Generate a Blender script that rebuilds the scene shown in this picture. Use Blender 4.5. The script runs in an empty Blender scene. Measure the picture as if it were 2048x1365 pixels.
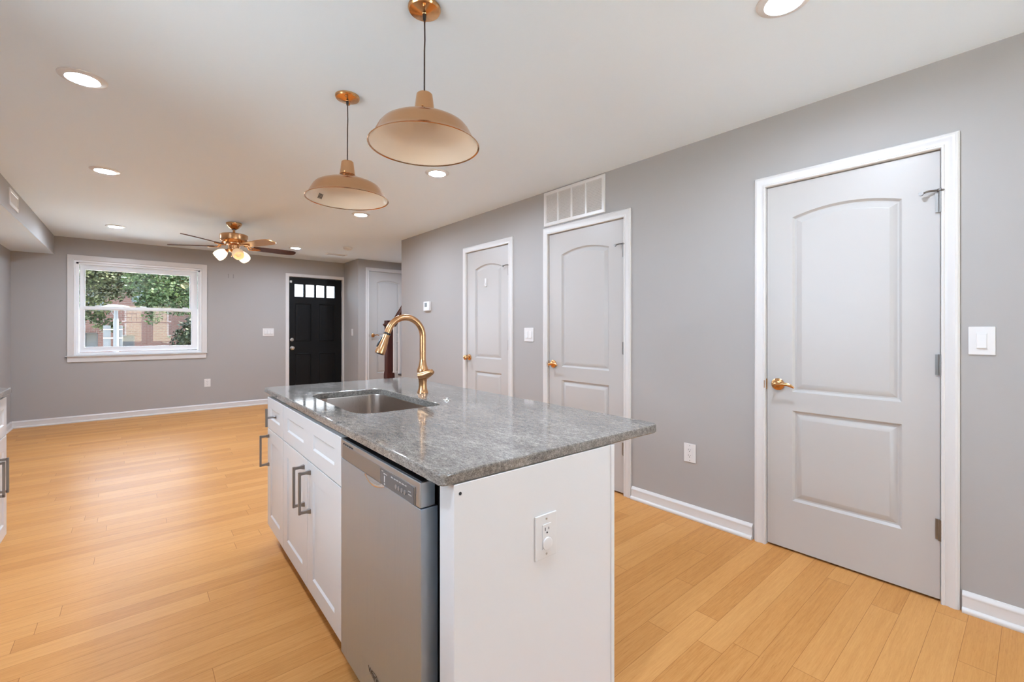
import bpy, bmesh, math, random
from mathutils import Vector, Matrix
random.seed(7)
S = bpy.context.scene
COL = S.collection
R = math.radians

# ---------------------------------------------------------------- camera
CAM_H = 1.22
cd = bpy.data.cameras.new('camera'); cam = bpy.data.objects.new('camera', cd); COL.objects.link(cam)
cam.location = (0, 0, CAM_H); cam.rotation_euler = (R(90), 0, -0.702446)
cd.sensor_width = 36; cd.lens = 891.04 / 2048 * 36
cd.shift_y = -(682.5 - 659.5) / 2048; cd.clip_start = .02; cd.clip_end = 300
S.camera = cam

# ---------------------------------------------------------------- world, sun, exposure
w = bpy.data.worlds.new('sky'); S.world = w; w.use_nodes = True
bg = w.node_tree.nodes['Background']
bg.inputs[0].default_value = (.76, .915, 1.12, 1); bg.inputs[1].default_value = 8
sd = bpy.data.lights.new('sun', 'SUN'); sd.energy = 34; sd.angle = R(1.5); sd.color = (1, .93, .82)
sun = bpy.data.objects.new('sun', sd); COL.objects.link(sun); sun.location = (0, 10, 30)
sun.rotation_euler = Vector((-.62, .02, -.80)).to_track_quat('-Z', 'Y').to_euler()
CAN = 410; BULB = 9
S.view_settings.view_transform = 'Standard'; S.view_settings.look = 'None'
S.view_settings.gamma = 1; S.view_settings.use_curve_mapping = False
S.view_settings.exposure = .58
S.cycles.max_bounces = 14; S.cycles.diffuse_bounces = 8; S.cycles.glossy_bounces = 6; S.cycles.transparent_max_bounces = 16
S.cycles.sample_clamp_indirect = 6; S.cycles.caustics_reflective = False; S.cycles.caustics_refractive = False

# ---------------------------------------------------------------- materials
def mat(name, col=(.8,.8,.8), rough=.5, metal=0, spec=.5, emit=None, es=0, coat=0):
    m = bpy.data.materials.new(name); m.use_nodes = True
    b = m.node_tree.nodes['Principled BSDF']
    b.inputs['Base Color'].default_value = (*col, 1); b.inputs['Roughness'].default_value = rough
    b.inputs['Metallic'].default_value = metal; b.inputs['Specular IOR Level'].default_value = spec
    b.inputs['Coat Weight'].default_value = coat
    if emit: b.inputs['Emission Color'].default_value = (*emit, 1); b.inputs['Emission Strength'].default_value = es
    return m
class NT:
    def __init__(s, m): s.t = m.node_tree; s.b = s.t.nodes['Principled BSDF']
    def n(s, kind, **kw):
        x = s.t.nodes.new('ShaderNode' + kind)
        for k, v in kw.items():
            if k.startswith('i_'):
                key = k[2:]; key = int(key) if key.isdigit() else key
                sock = x.inputs[key]
                if isinstance(v, bpy.types.NodeSocket): s.t.links.new(v, sock)
                else: sock.default_value = v
            else: setattr(x, k, v)
        return x
    def l(s, a, b): s.t.links.new(a, b)
    def math(s, op, a, b=0.0, c=None):
        x = s.n('Math', operation=op, i_0=a, i_1=b)
        if c is not None: x.inputs[2].default_value = c
        return x.outputs[0]
    def ramp(s, fac, stops):
        x = s.n('ValToRGB', i_0=fac); e = x.color_ramp.elements
        while len(e) < len(stops): e.new(.5)
        for k, (p, c) in enumerate(stops): e[k].position = p; e[k].color = (*c, 1)
        return x.outputs[0]
    def obj(s): return s.n('TexCoord').outputs['Object']
    def noise(s, vec, scale, det=2, rough=.5):
        x = s.n('TexNoise', i_Scale=scale, i_Detail=det, i_Roughness=rough); s.l(vec, x.inputs['Vector']); return x.outputs['Fac']
    def stretch(s, vec, sc):
        x = s.n('Mapping', i_Scale=sc); s.l(vec, x.inputs['Vector']); return x.outputs[0]
    def bump(s, h, strength, dist=.002):
        x = s.n('Bump', i_Strength=strength, i_Distance=dist, i_Height=h); s.l(x.outputs[0], s.b.inputs['Normal'])

def paint(name, col, rough=.55, bump=.12):
    m = mat(name, col, rough, spec=.35); t = NT(m); t.bump(t.noise(t.obj(), 260, 3), bump, .0012); return m
WALL = paint('grey_wall_paint', (.40, .381, .363), .6)
CEIL = paint('white_ceiling_paint', (.81, .90, .98), .8)
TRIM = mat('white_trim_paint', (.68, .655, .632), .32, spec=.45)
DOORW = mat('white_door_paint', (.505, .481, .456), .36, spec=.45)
CABLIT = mat('cabinet_white_lit', (.74, .725, .715), .36, spec=.45)  # cabinet white made lighter for the daylight on the island end panel
CAB = mat('white_cabinet_paint', (.63, .618, .606), .34, spec=.45)
PLAS = mat('white_plastic', (.74, .72, .70), .3)
HINGE = mat('dull_nickel', (.27, .255, .24), .38, 1)
VINYL = mat('white_vinyl', (.86, .865, .87), .35)
BLACKD = mat('black_door_paint', (.006, .0055, .0055), .45, spec=.22)
DARK = mat('dark_gap', (.012, .011, .011), .7)
BLACKP = mat('black_plastic', (.015, .014, .014), .35)
CORD = mat('brown_cord', (.028, .012, .008), .6)
NICK = mat('satin_nickel', (.50, .48, .46), .32, 1)
CHROME = mat('polished_chrome', (.85, .85, .85), .1, 1)
PULL = mat('pewter_pull', (.30, .28, .265), .38, 1)
CREAM = mat('cream_shade_lining', (.82, .69, .55), .22, spec=.6)
def brushed(name, col, rough, axis_scale, var=.12, bump=0.0):
    m = mat(name, col, rough, 1); t = NT(m)
    f = t.noise(t.stretch(t.obj(), axis_scale), 1, 3)
    x = t.n('MapRange', i_0=f, i_1=.3, i_2=.7, i_3=rough - var, i_4=rough + var); t.l(x.outputs[0], t.b.inputs['Roughness'])
    if bump: t.bump(f, bump, .0006)
    return m
COPPER = brushed('brushed_copper', (.64, .355, .175), .26, (90, 90, 1500), .006)
COPPERD = brushed('shiny_copper', (.72, .39, .17), .2, (60, 60, 300), .06)
SHADEC = brushed('spun_copper', (.60, .335, .17), .17, (6, 6, 900), .02)
for _m in (SHADEC,):
    t = NT(_m); tg = t.n('Tangent', direction_type='RADIAL', axis='Z'); t.l(tg.outputs[0], t.b.inputs['Tangent']); t.b.inputs['Anisotropic'].default_value = .3; t.b.inputs['Anisotropic Rotation'].default_value = 0
STEEL = brushed('brushed_steel', (.52, .57, .62), .36, (4, 900, 4), .06)
STEELV = brushed('brushed_steel_door', (.49, .56, .635), .45, (500, 4, 4), .05)
SINKM = brushed('sink_steel', (.50, .43, .38), .3, (900, 900, 8), .03)
LED = mat('lit_lens', (.9, .9, .9), .4, emit=(.82, .96, 1.17), es=CAN)
GLOW = mat('lit_frosted_glass', (.9, .85, .75), .4, emit=(1, .80, .50), es=1.5)
GLOWB = mat('lit_bulb', (.9, .85, .75), .4, emit=(1, .88, .66), es=BULB)
GLOWD = mat('dim_frosted_glass', (.85, .72, .55), .4, emit=(1, .60, .28), es=.28)
CHERRY = mat('cherry_stain', (.062, .012, .007), .28)
WALNUT = mat('walnut_blade', (.075, .022, .010), .35)
BLADELIT = mat('walnut_blade_lit', (.62, .36, .15), .3, .6)  # reflected light on one walnut blade, put into its colour as gold
for _m, _s in ((CHERRY, (30, 30, 3)), (WALNUT, (4, 60, 60))):
    t = NT(_m); f = t.noise(t.stretch(t.obj(), _s), 1, 4)
    c = _m.node_tree.nodes['Principled BSDF'].inputs['Base Color'].default_value[:3]
    t.l(t.ramp(f, [(.3, tuple(x*.7 for x in c)), (.7, tuple(x*1.4 for x in c))]), t.b.inputs['Base Color'])

def glass(name, tint=(1, 1, 1), refl=1.0):
    m = bpy.data.materials.new(name); m.use_nodes = True; t = m.node_tree; t.nodes.clear()
    o = t.nodes.new('ShaderNodeOutputMaterial'); mx = t.nodes.new('ShaderNodeMixShader'); fr = t.nodes.new('ShaderNodeFresnel')
    tr = t.nodes.new('ShaderNodeBsdfTransparent'); gl = t.nodes.new('ShaderNodeBsdfGlossy')
    tr.inputs[0].default_value = (*tint, 1); gl.inputs['Roughness'].default_value = .0; fr.inputs[0].default_value = 1.5
    t.links.new(fr.outputs[0], mx.inputs[0]); t.links.new(tr.outputs[0], mx.inputs[1]); t.links.new(gl.outputs[0], mx.inputs[2]); t.links.new(mx.outputs[0], o.inputs[0])
    return m
GLASS = glass('window_glass', (.97, .985, .98))

def floor_mat():
    m = mat('bamboo_planks', rough=.36, spec=.08); t = NT(m)
    sep = t.n('SeparateXYZ'); t.l(t.obj(), sep.inputs[0]); x, y = sep.outputs[0], sep.outputs[1]
    PW, PL = .096, 1.25
    r = t.math('DIVIDE', y, PW); row = t.math('FLOOR', r); fr = t.math('FRACT', r)
    wn = t.n('TexWhiteNoise', noise_dimensions='1D'); t.l(row, wn.inputs['W'])
    c = t.math('DIVIDE', t.math('ADD', x, t.math('MULTIPLY', wn.outputs['Value'], PL)), PL)
    colm = t.math('FLOOR', c); fc = t.math('FRACT', c)
    cmb = t.n('CombineXYZ'); t.l(row, cmb.inputs[0]); t.l(colm, cmb.inputs[1])
    w2 = t.n('TexWhiteNoise', noise_dimensions='2D'); t.l(cmb.outputs[0], w2.inputs['Vector'])
    off = t.n('VectorMath', operation='MULTIPLY_ADD'); t.l(w2.outputs['Color'], off.inputs[0]); off.inputs[1].default_value = (20, 20, 20); t.l(t.obj(), off.inputs[2])
    g = t.noise(t.stretch(off.outputs[0], (2.2, 55, 20)), 1, 5, .6)
    g2 = t.noise(t.stretch(off.outputs[0], (14, 240, 60)), 1, 3, .6)
    g3 = t.noise(t.stretch(t.obj(), (1.2, 1.2, 1)), 1, 2)
    tone = t.math('ADD', t.math('MULTIPLY', w2.outputs['Value'], .22), t.math('ADD', t.math('MULTIPLY', g, .42), t.math('MULTIPLY', g2, .40)))
    fl = t.noise(t.stretch(off.outputs[0], (26, 420, 90)), 1, 2, .5); fk = t.n('MapRange', i_0=fl, i_1=.60, i_2=.72, i_3=0, i_4=.12)
    tone = t.math('SUBTRACT', t.math('ADD', tone, t.math('MULTIPLY', g3, .10)), fk.outputs[0])
    col = t.ramp(tone, [(.26, (.41, .165, .042)), (.52, (.555, .255, .077)), (.80, (.66, .335, .116))])
    def near(f, wd): return t.math('LESS_THAN', t.math('MINIMUM', f, t.math('SUBTRACT', 1.0, f)), wd)
    seam = t.math('MAXIMUM', near(fr, .0075), near(fc, .0008))
    mx = t.n('MixRGB', i_2=(.24, .085, .022, 1)); t.l(t.math('MULTIPLY', seam, .75), mx.inputs[0]); t.l(col, mx.inputs[1])
    t.l(mx.outputs[0], t.b.inputs['Base Color'])
    # every plank lies at its own slight tilt
    sub = t.n('VectorMath', operation='SUBTRACT'); t.l(w2.outputs['Color'], sub.inputs[0]); sub.inputs[1].default_value = (.5, .5, .5)
    scl = t.n('VectorMath', operation='MULTIPLY'); t.l(sub.outputs[0], scl.inputs[0]); scl.inputs[1].default_value = (.011, .03, 0)
    bp = t.n('Bump', i_Strength=.05, i_Distance=.002); t.l(t.math('SUBTRACT', t.math('MULTIPLY', g2, .4), t.math('MULTIPLY', seam, 2.0)), bp.inputs['Height'])
    add = t.n('VectorMath', operation='ADD'); t.l(bp.outputs[0], add.inputs[0]); t.l(scl.outputs[0], add.inputs[1])
    nrm = t.n('VectorMath', operation='NORMALIZE'); t.l(add.outputs[0], nrm.inputs[0]); t.l(nrm.outputs[0], t.b.inputs['Normal'])
    rr = t.n('MapRange', i_0=g, i_1=.3, i_2=.7, i_3=.31, i_4=.42); t.l(rr.outputs[0], t.b.inputs['Roughness'])
    return m
FLOOR = floor_mat()
def granite():
    m = mat('grey_granite', rough=.07, spec=.5); t = NT(m); o = t.obj()
    rot = t.n('Mapping', i_Rotation=(0, 0, R(35)), i_Scale=(1, .38, 1)); t.l(o, rot.inputs['Vector']); v = rot.outputs[0]
    a = t.noise(v, 9, 4, .6); b = t.noise(v, 90, 3, .7); c = t.noise(v, 330, 2, .6)
    tone = t.math('ADD', t.math('MULTIPLY', a, .28), t.math('ADD', t.math('MULTIPLY', b, .38), t.math('MULTIPLY', c, .42)))
    col = t.ramp(tone, [(.38, (.080, .071, .061)), (.5, (.18, .160, .139)), (.60, (.29, .262, .231)), (.70, (.45, .415, .375))])
    sp = t.noise(t.stretch(o, (1, 1, 1)), 210, 2, .5)
    mx = t.n('MixRGB', i_2=(.07, .072, .07, 1)); mk = t.n('MapRange', i_0=sp, i_1=.62, i_2=.68, i_3=0, i_4=.75); t.l(mk.outputs[0], mx.inputs[0]); t.l(col, mx.inputs[1])
    t.l(mx.outputs[0], t.b.inputs['Base Color']); return m
GRAN = granite()
def brick_mat():
    m = mat('red_brick', rough=.9); t = NT(m)
    mp = t.n('Mapping', i_Rotation=(R(90), 0, 0)); t.l(t.obj(), mp.inputs['Vector'])
    b = t.n('TexBrick', i_Color1=(.034, .008, .004, 1), i_Color2=(.046, .0125, .007, 1), i_Mortar=(.045, .033, .026, 1), i_Scale=1.0)
    b.inputs['Mortar Size'].default_value = .011; b.inputs['Brick Width'].default_value = .21; b.inputs['Row Height'].default_value = .072
    t.l(mp.outputs[0], b.inputs['Vector']); t.l(b.outputs['Color'], t.b.inputs['Base Color']); return m
BRICK = brick_mat()
def leaf_mat(name, stops):
    m = mat(name, rough=.6, spec=.2); t = NT(m)
    f = t.noise(t.obj(), 2.2, 3); f2 = t.noise(t.obj(), 30, 1)
    t.l(t.ramp(t.math('ADD', t.math('MULTIPLY', f, .6), t.math('MULTIPLY', f2, .4)), stops), t.b.inputs['Base Color']); return m
LEAFA = leaf_mat('olive_leaves', [(.32, (.008, .012, .004)), (.5, (.021, .026, .008)), (.66, (.05, .052, .018))])
LEAFB = leaf_mat('fresh_leaves', [(.32, (.006, .013, .003)), (.5, (.014, .027, .006)), (.66, (.038, .055, .011))])
LEAFC = leaf_mat('dark_leaves', [(.32, (.005, .007, .0035)), (.5, (.010, .014, .006)), (.66, (.02, .025, .01))])
BARK = mat('bark', (.05, .035, .025), .9)
LAMPM = mat('pale_grey_paint', (.06, .06, .06), .6)
CREAMP = mat('cream_paint', (.09, .072, .045), .7)
PANEG = mat('hazy_pane', (.055, .058, .03), .25)
SIDING = mat('pale_siding', (.55, .50, .47), .7)
ASPH = mat('pale_concrete', (.5, .5, .49), .9)
CREAMW = mat('cream_stucco', (.52, .42, .27), .85)
BOUNCE = mat('bounce_concrete', (.68, .67, .65), .9)

# ---------------------------------------------------------------- builders
OFF = {}
def tag(o, label=None, cat=None, group=None, kind=None):
    if label: o['label'] = label
    if cat: o['category'] = cat
    if group: o['group'] = group
    if kind: o['kind'] = kind
    return o
class Frame:
    """a wall-side or island coordinate system: x right, z up, the viewer at -y"""
    def __init__(s, org, deg): s.o = Vector(org); s.a = R(deg); s.m = Matrix.Rotation(s.a, 3, 'Z')
    def root(s, name, base, label, cat, group=None, kind=None):
        e = bpy.data.objects.new(name, None); COL.objects.link(e); e.empty_display_size = .05
        e.location = s.o + s.m @ Vector(base); e.rotation_euler = (0, 0, s.a); OFF[e.name] = Vector(base)
        return tag(e, label, cat, group, kind)
WLD = Frame((0, 0, 0), 0)
class MB:
    def __init__(s): s.b = bmesh.new(); s.mi = 0
    def face(s, vs):
        try: f = s.b.faces.new(vs); f.material_index = s.mi; return f
        except ValueError: return None
    def box(s, x0, x1, y0, y1, z0, z1, bev=0, seg=2):
        x0, x1 = min(x0, x1), max(x0, x1); y0, y1 = min(y0, y1), max(y0, y1); z0, z1 = min(z0, z1), max(z0, z1)
        v = [s.b.verts.new((x, y, z)) for x in (x0, x1) for y in (y0, y1) for z in (z0, z1)]
        fs = [s.face([v[i] for i in q]) for q in ((0,1,3,2),(4,6,7,5),(0,4,5,1),(2,3,7,6),(0,2,6,4),(1,5,7,3))]
        if bev:
            es = list({e for f in fs for e in f.edges})
            r = bmesh.ops.bevel(s.b, geom=es, offset=bev, segments=seg, affect='EDGES', profile=.5, clamp_overlap=True)
            for f in r['faces']: f.material_index = s.mi
        return s
    def loop(s, pts): return [s.b.verts.new(p) for p in pts]
    def bridge(s, a, b, closed=True):
        n = len(a)
        for i in range(n if closed else n - 1):
            j = (i + 1) % n; s.face([a[i], a[j], b[j], b[i]])
    def loops(s, rings, cap0=True, cap1=True):
        ls = [s.loop(r) for r in rings]
        for a, b in zip(ls, ls[1:]): s.bridge(a, b)
        if cap0: s.face(list(reversed(ls[0])))
        if cap1: s.face(ls[-1])
        return ls
    def fill(s, loops):
        es = []
        for l in loops:
            for i in range(len(l)):
                e = s.b.edges.get((l[i], l[(i+1) % len(l)])) or s.b.edges.new((l[i], l[(i+1) % len(l)])); es.append(e)
        r = bmesh.ops.triangle_fill(s.b, edges=es, use_beauty=True, use_dissolve=False)
        for f in r['geom']:
            if isinstance(f, bmesh.types.BMFace): f.material_index = s.mi
    def lathe(s, prof, c=(0, 0, 0), seg=32, axis='Z', cap=True):
        c = Vector(c); rings = []
        for r, h in prof:
            ring = []
            for k in range(seg):
                a = 2 * math.pi * k / seg; p = (r * math.cos(a), r * math.sin(a), h)
                if axis == 'Y': p = (p[0], h, p[1])
                if axis == 'X': p = (h, p[0], p[1])
                ring.append(c + Vector(p))
            rings.append(ring)
        s.loops(rings, cap, cap); return s
    def tube(s, pts, r, seg=10, cap=True, flat=None):
        pts = [Vector(p) for p in pts]; n = len(pts); rs = r if isinstance(r, (list, tuple)) else [r] * n
        t0 = (pts[1] - pts[0]).normalized(); up = Vector((0, 0, 1)) if abs(t0.z) < .9 else Vector((1, 0, 0))
        u = t0.cross(up).normalized(); rings = []
        for i in range(n):
            t = (pts[min(i+1, n-1)] - pts[max(i-1, 0)]).normalized()
            u = (u - t * u.dot(t)).normalized(); v = t.cross(u)
            fx, fy = flat[i] if flat else (1, 1)
            rings.append([pts[i] + u * (rs[i] * fx * math.cos(2*math.pi*k/seg)) + v * (rs[i] * fy * math.sin(2*math.pi*k/seg)) for k in range(seg)])
        s.loops(rings, cap, cap); return s
    def prism(s, poly, y0, y1):
        s.loops([[(x, y0, z) for x, z in poly], [(x, y1, z) for x, z in poly]]); return s
    def sweep(s, prof, path, closed=False):
        """profile (across, out) swept round mitred corners of a path in the x-z plane; across points outward (left of travel)"""
        n = len(path); rings = []
        P = [Vector((p[0], p[1])) for p in path]
        for i in range(n):
            d0 = (P[i] - P[i-1]).normalized() if (i or closed) else None
            d1 = (P[(i+1) % n] - P[i]).normalized() if (i < n-1 or closed) else None
            if d0 is None: d0 = d1
            if d1 is None: d1 = d0
            n0 = Vector((-d0.y, d0.x)); n1 = Vector((-d1.y, d1.x)); m = (n0 + n1); m = m / max(.2, 1 + n0.dot(n1))
            rings.append([(P[i].x + m.x * a, -b, P[i].y + m.y * a) for a, b in prof])
        if closed: rings.append(rings[0])
        s.loops(rings, not closed, not closed); return s
    def build(s, name, mats, parent=None, frame=None, base=None, smooth=32):
        bmesh.ops.remove_doubles(s.b, verts=s.b.verts, dist=1e-6)
        bmesh.ops.recalc_face_normals(s.b, faces=s.b.faces)
        off = OFF[parent.name] if parent else Vector(base if base else (0, 0, 0))
        if off.length: bmesh.ops.translate(s.b, verts=s.b.verts, vec=-off)
        me = bpy.data.meshes.new(name); s.b.to_mesh(me); s.b.free()
        for m in (mats if isinstance(mats, (list, tuple)) else [mats]): me.materials.append(m)
        if smooth:
            for p in me.polygons: p.use_smooth = True
            me.set_sharp_from_angle(angle=R(smooth))
        o = bpy.data.objects.new(name, me); COL.objects.link(o); OFF[o.name] = off
        if smooth:
            wn = o.modifiers.new('weighted_normals', 'WEIGHTED_NORMAL'); wn.keep_sharp = True; wn.weight = 90
        if parent: o.parent = parent
        elif frame: o.location = frame.o + frame.m @ off; o.rotation_euler = (0, 0, frame.a)
        else: o.location = off
        return o
def copy_tree(o, parent=None):
    c = o.copy(); COL.objects.link(c)
    if parent: c.parent = parent
    for ch in [x for x in bpy.data.objects if x.parent == o]: copy_tree(ch, c)
    return c
def rrect(x0, x1, y0, y1, r, seg=6):
    rr = r if isinstance(r, (list, tuple)) else [r]*4; P = []
    for (cx, cy, a), q in zip(((x1, y1, 0), (x0, y1, 90), (x0, y0, 180), (x1, y0, 270)), rr):
        sx = -1 if cx == x1 else 1; sy = -1 if cy == y1 else 1
        for k in range(seg + 1):
            t = R(a + 90 * k / seg); P.append((cx + sx*q + q*math.cos(t), cy + sy*q + q*math.sin(t)))
    return P
def inset(poly, d):
    n = len(poly); out = []
    for i in range(n):
        p0, p1, p2 = (Vector(poly[(i+k) % n]) for k in (-1, 0, 1))
        a = (p1-p0); b = (p2-p1)
        if a.length < 1e-7: a = b
        if b.length < 1e-7: b = a
        a.normalize(); b.normalize(); na = Vector((-a.y, a.x)); nb = Vector((-b.y, b.x)); m = (na+nb) / max(.3, 1 + na.dot(nb))
        out.append(tuple(p1 + m * d))
    return out
def wall_boxes(x0, x1, z0, z1, y0, y1, holes):
    xs = sorted({x0, x1, *[h[0] for h in holes], *[h[1] for h in holes]}); zs = sorted({z0, z1, *[h[2] for h in holes], *[h[3] for h in holes]})
    xs = [x for x in xs if x0 <= x <= x1]; zs = [z for z in zs if z0 <= z <= z1]; m = MB()
    inside = lambda x, z: any(h[0] < x < h[1] and h[2] < z < h[3] for h in holes)
    V = {}
    def vert(i, j, y):
        if (i, j, y) not in V: V[(i, j, y)] = m.b.verts.new((xs[i], y, zs[j]))
        return V[(i, j, y)]
    solid = {(i, j): not inside((xs[i]+xs[i+1])/2, (zs[j]+zs[j+1])/2) for i in range(len(xs)-1) for j in range(len(zs)-1)}
    for (i, j), ok in solid.items():
        if not ok: continue
        for y in (y0, y1): m.face([vert(i, j, y), vert(i+1, j, y), vert(i+1, j+1, y), vert(i, j+1, y)])
        for di, dj, a, b in ((-1, 0, (i, j), (i, j+1)), (1, 0, (i+1, j), (i+1, j+1)), (0, -1, (i, j), (i+1, j)), (0, 1, (i, j+1), (i+1, j+1))):
            if not solid.get((i+di, j+dj), False): m.face([vert(*a, y0), vert(*b, y0), vert(*b, y1), vert(*a, y1)])
    return m

# ---------------------------------------------------------------- the room
XR, YF, XL, XS, ZS, ZC, YB = 2.745, 8.15, -1.165, -.79, 2.188, 2.423, -2.3
RW = Frame((XR, 0, 0), -90)          # right wall: x = -Y
FW = Frame((0, YF, 0), 0)            # far wall: x = X
LW = Frame((XL, 0, 0), 90)           # left wall: x = Y
SOF = Frame((XS, 0, 0), 90)          # face of the soffit
CLX, CLY = 2.897, 7.468
CW = Frame((0, CLY, 0), 0)           # wall of the closet door
RETW = Frame((CLX, 0, 0), -90)       # short return beside the black door
BW = Frame((0, YB, 0), 180)          # back wall behind the camera: x = -X
def struct(m, name, ma, label, cat, frame=None, base=None): return tag(m.build(name, ma, frame=frame, base=base, smooth=0), label, cat, kind='structure')
struct(MB().box(XL-.2, 4.1, YB-.2, YF+.2, -.12, 0), 'floor', FLOOR, 'honey coloured bamboo plank floor across the whole room', 'floor')
struct(MB().box(XL-.2, 4.1, YB-.2, YF+.2, ZC, ZC+.2), 'ceiling', CEIL, 'flat white painted ceiling with recessed lights', 'ceiling')
FILLWIN = [(-1.95, -.75), (1.05, 2.2)]; BWIN = [(-.215, .365), (-.985, -.40)]   # left wall openings added for daylight; back wall openings known from their reflection
D1, D2, D3 = (-.997, -.284, 2.022), (-2.745, -1.968, 2.038), (-3.997, -3.287, 2.042)   # x0, x1, top
g = .006
struct(wall_boxes(-5.55, -YB, 0, ZC, 0, .12, [(d[0]-.026, d[1]+.026, -1, d[2]+.026) for d in (D1, D2, D3)]), 'wall_right', WALL, 'long grey wall on the right with three white doors', 'wall', RW)
WX0, WX1, WZ0, WZ1 = -.607, .77, .868, 2.145
EX0, EX1, EZ1 = 1.984, 2.866, 2.112
struct(wall_boxes(XL-.2, 4.1, 0, ZC, 0, .2, [(WX0, WX1, WZ0, WZ1), (EX0-.012, EX1+.012, -1, EZ1+.012)]), 'wall_far', WALL, 'grey end wall with the window and the black door', 'wall', FW)
struct(wall_boxes(YB, YF, 0, ZC, 0, .12, [(p, q, 1.05, 2.12) for p, q in FILLWIN]), 'wall_left', WALL, 'grey wall at far left under the soffit', 'wall', LW)
struct(MB().box(XL, XS, YB, YF, ZS+.002, ZC).box(XL, XS, YB, YF, ZS, ZS+.002), 'trim_1', WALL, 'grey boxed soffit along the top of the left wall', 'soffit')
bpy.data.objects['trim_1'].data.materials.append(CEIL)
for p in bpy.data.objects['trim_1'].data.polygons:
    if p.normal.z < -.9: p.material_index = 1
CD = (3.088, 3.80, 2.228)
struct(wall_boxes(CLX, 4.1, 0, ZC, 0, .14, [(CD[0]-.026, CD[1]+.026, -1, CD[2]+.026)]), 'wall_closet', WALL, 'grey wall around the white door by the stairs', 'wall', CW)
struct(wall_boxes(-YF, -(CLY+.14), 0, ZC, 0, .12, []), 'wall_return', WALL, 'narrow grey return wall just right of the black door', 'wall', RETW)
struct(MB().box(3.86, 4.0, YB, YF, 0, ZC), 'wall_stair', WALL, 'grey wall on the far side of the staircase', 'wall')
struct(wall_boxes(-4.1, -XL+.2, 0, ZC, 0, .15, [(p, q, .78, 2.04) for p, q in BWIN] + [(-2.5, -1.5, -1, 2.06)]), 'wall_back', WALL, 'grey wall behind the camera with two windows', 'wall', BW)

# baseboards with quarter-round shoe
def baseboard(name, fr, segs, label):
    m = MB()
    prof = [(0, 0), (0, .026), (.006, .028), (.014, .027), (.020, .022), (.022, .014), (.062, .013), (.068, .016), (.076, .015), (.082, .009), (.088, .006), (.089, 0)]
    for a, b in segs:
        r0 = [(a, -o, z) for z, o in prof]; r1 = [(b, -o, z) for z, o in prof]; m.loops([r0, r1])
    tag(m.build(name, TRIM, frame=fr, smooth=40), label, 'baseboard', kind='structure')
baseboard('baseboard_right', RW, [(-5.55, -4.075), (-3.215, -2.825), (-1.897, -1.072), (-.213, -YB)], 'white baseboard with shoe moulding along the right wall')
baseboard('baseboard_far', FW, [(XL+.01, 1.915)], 'white baseboard along the end wall under the window')
baseboard('baseboard_left', LW, [(3.63, YF-.01)], 'white baseboard along the left wall')
baseboard('baseboard_return', RETW, [(-YF, -CLY)], 'short white baseboard on the return wall by the black door')

# door casings (trim) with jamb lining
CAS = [(0, 0), (0, .012), (.004, .017), (.010, .017), (.014, .012), (.024, .012), (.034, .017), (.046, .019), (.051, .016), (.054, .016), (.060, .010), (.060, 0)]
def casing(name, fr, x0, x1, z1, label, z0=0, wid=1.0, jamb=.10, right=True):
    m = MB(); a = .0035
    path = [(x1+a, z0), (x1+a, z1+a), (x0-a, z1+a), (x0-a, z0)]
    if not right: path = path[1:]
    m.sweep([(-p*wid, o) for p, o in CAS], path)
    for q in ((x0-a-.016, x0-a, z0, z1+a+.016), (x1+a, x1+a+.016, z0, z1+a+.016), (x0-a, x1+a, z1+a, z1+a+.016)): m.box(q[0], q[1], 0.0005, jamb, q[2], q[3])
    m.box(x0-a, x0+.008, .042, .054, z0, z1); m.box(x1-.006, x1+a, .042, .054, z0, z1); m.box(x0, x1, .042, .054, z1-.006, z1+a)
    return tag(m.build(name, TRIM, frame=fr, base=((x0+x1)/2, 0, z0), smooth=40), label, 'door casing', kind='structure')
casing('trim_2', RW, *D1, 'white moulded casing around the large nearest door')
casing('trim_3', RW, *D2, 'white moulded casing around the door under the air grille')
casing('trim_4', RW, *D3, 'white moulded casing around the narrow door beside the thermostat')
casing('trim_5', CW, *CD, 'white moulded casing around the door by the stairs', z0=.2)

# two-panel doors
def panel_rings(poly):
    return [([(x, z) for x, z in inset(poly, i)], d) for i, d in ((0, 0), (.004, .005), (.011, .0125), (.018, .013), (.043, .0025), (.047, .0018))]
def arch(x0, x1, z0, z1, rise, n=14):
    P = [(x0, z0), (x1, z0)]; c = (x0+x1)/2; hw = (x1-x0)/2
    for k in range(n+1):
        t = 1 - 2*k/n; P.append((c + hw*t, z1 - rise*t*t))
    return P
def slab(x0, x1, z0, z1, polys, y=.004, th=.036):
    m = MB(); outer = m.loop([(x0, y, z0), (x1, y, z0), (x1, y, z1), (x0, y, z1)]); firsts = []
    for poly in polys:
        ls = [m.loop([(px, y + d, pz) for px, pz in ring]) for ring, d in panel_rings(poly)]
        for a, b in zip(ls, ls[1:]): m.bridge(a, b)
        m.fill([ls[-1]]); firsts.append(ls[0])
    m.fill([outer] + firsts)
    back = m.loop([(x0, y+th, z0), (x1, y+th, z0), (x1, y+th, z1), (x0, y+th, z1)])
    m.bridge(outer, back); m.face(back); return m
def lever(root, x, z, d=1, name='door_handle'):
    m = MB(); m.lathe([(.031, .004), (.033, .0), (.033, -.006), (.026, -.011), (.013, -.013), (.0115, -.042), (.013, -.046), (.013, -.058), (.0, -.060)], (x, 0, z), 24, 'Y', cap=False)
    pts = [(x, -.052, z), (x+.018*d, -.056, z+.004), (x+.04*d, -.057, z+.008), (x+.062*d, -.056, z+.007), (x+.08*d, -.054, z+.001), (x+.094*d, -.051, z-.009)]
    m.tube(pts, [.011, .0105, .009, .0085, .0085, .006], 10, flat=[(.8, 1), (.7, 1), (.6, 1), (.6, 1), (.6, 1), (.6, .8)])
    h = m.build(name, COPPERD, root); return h
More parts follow.
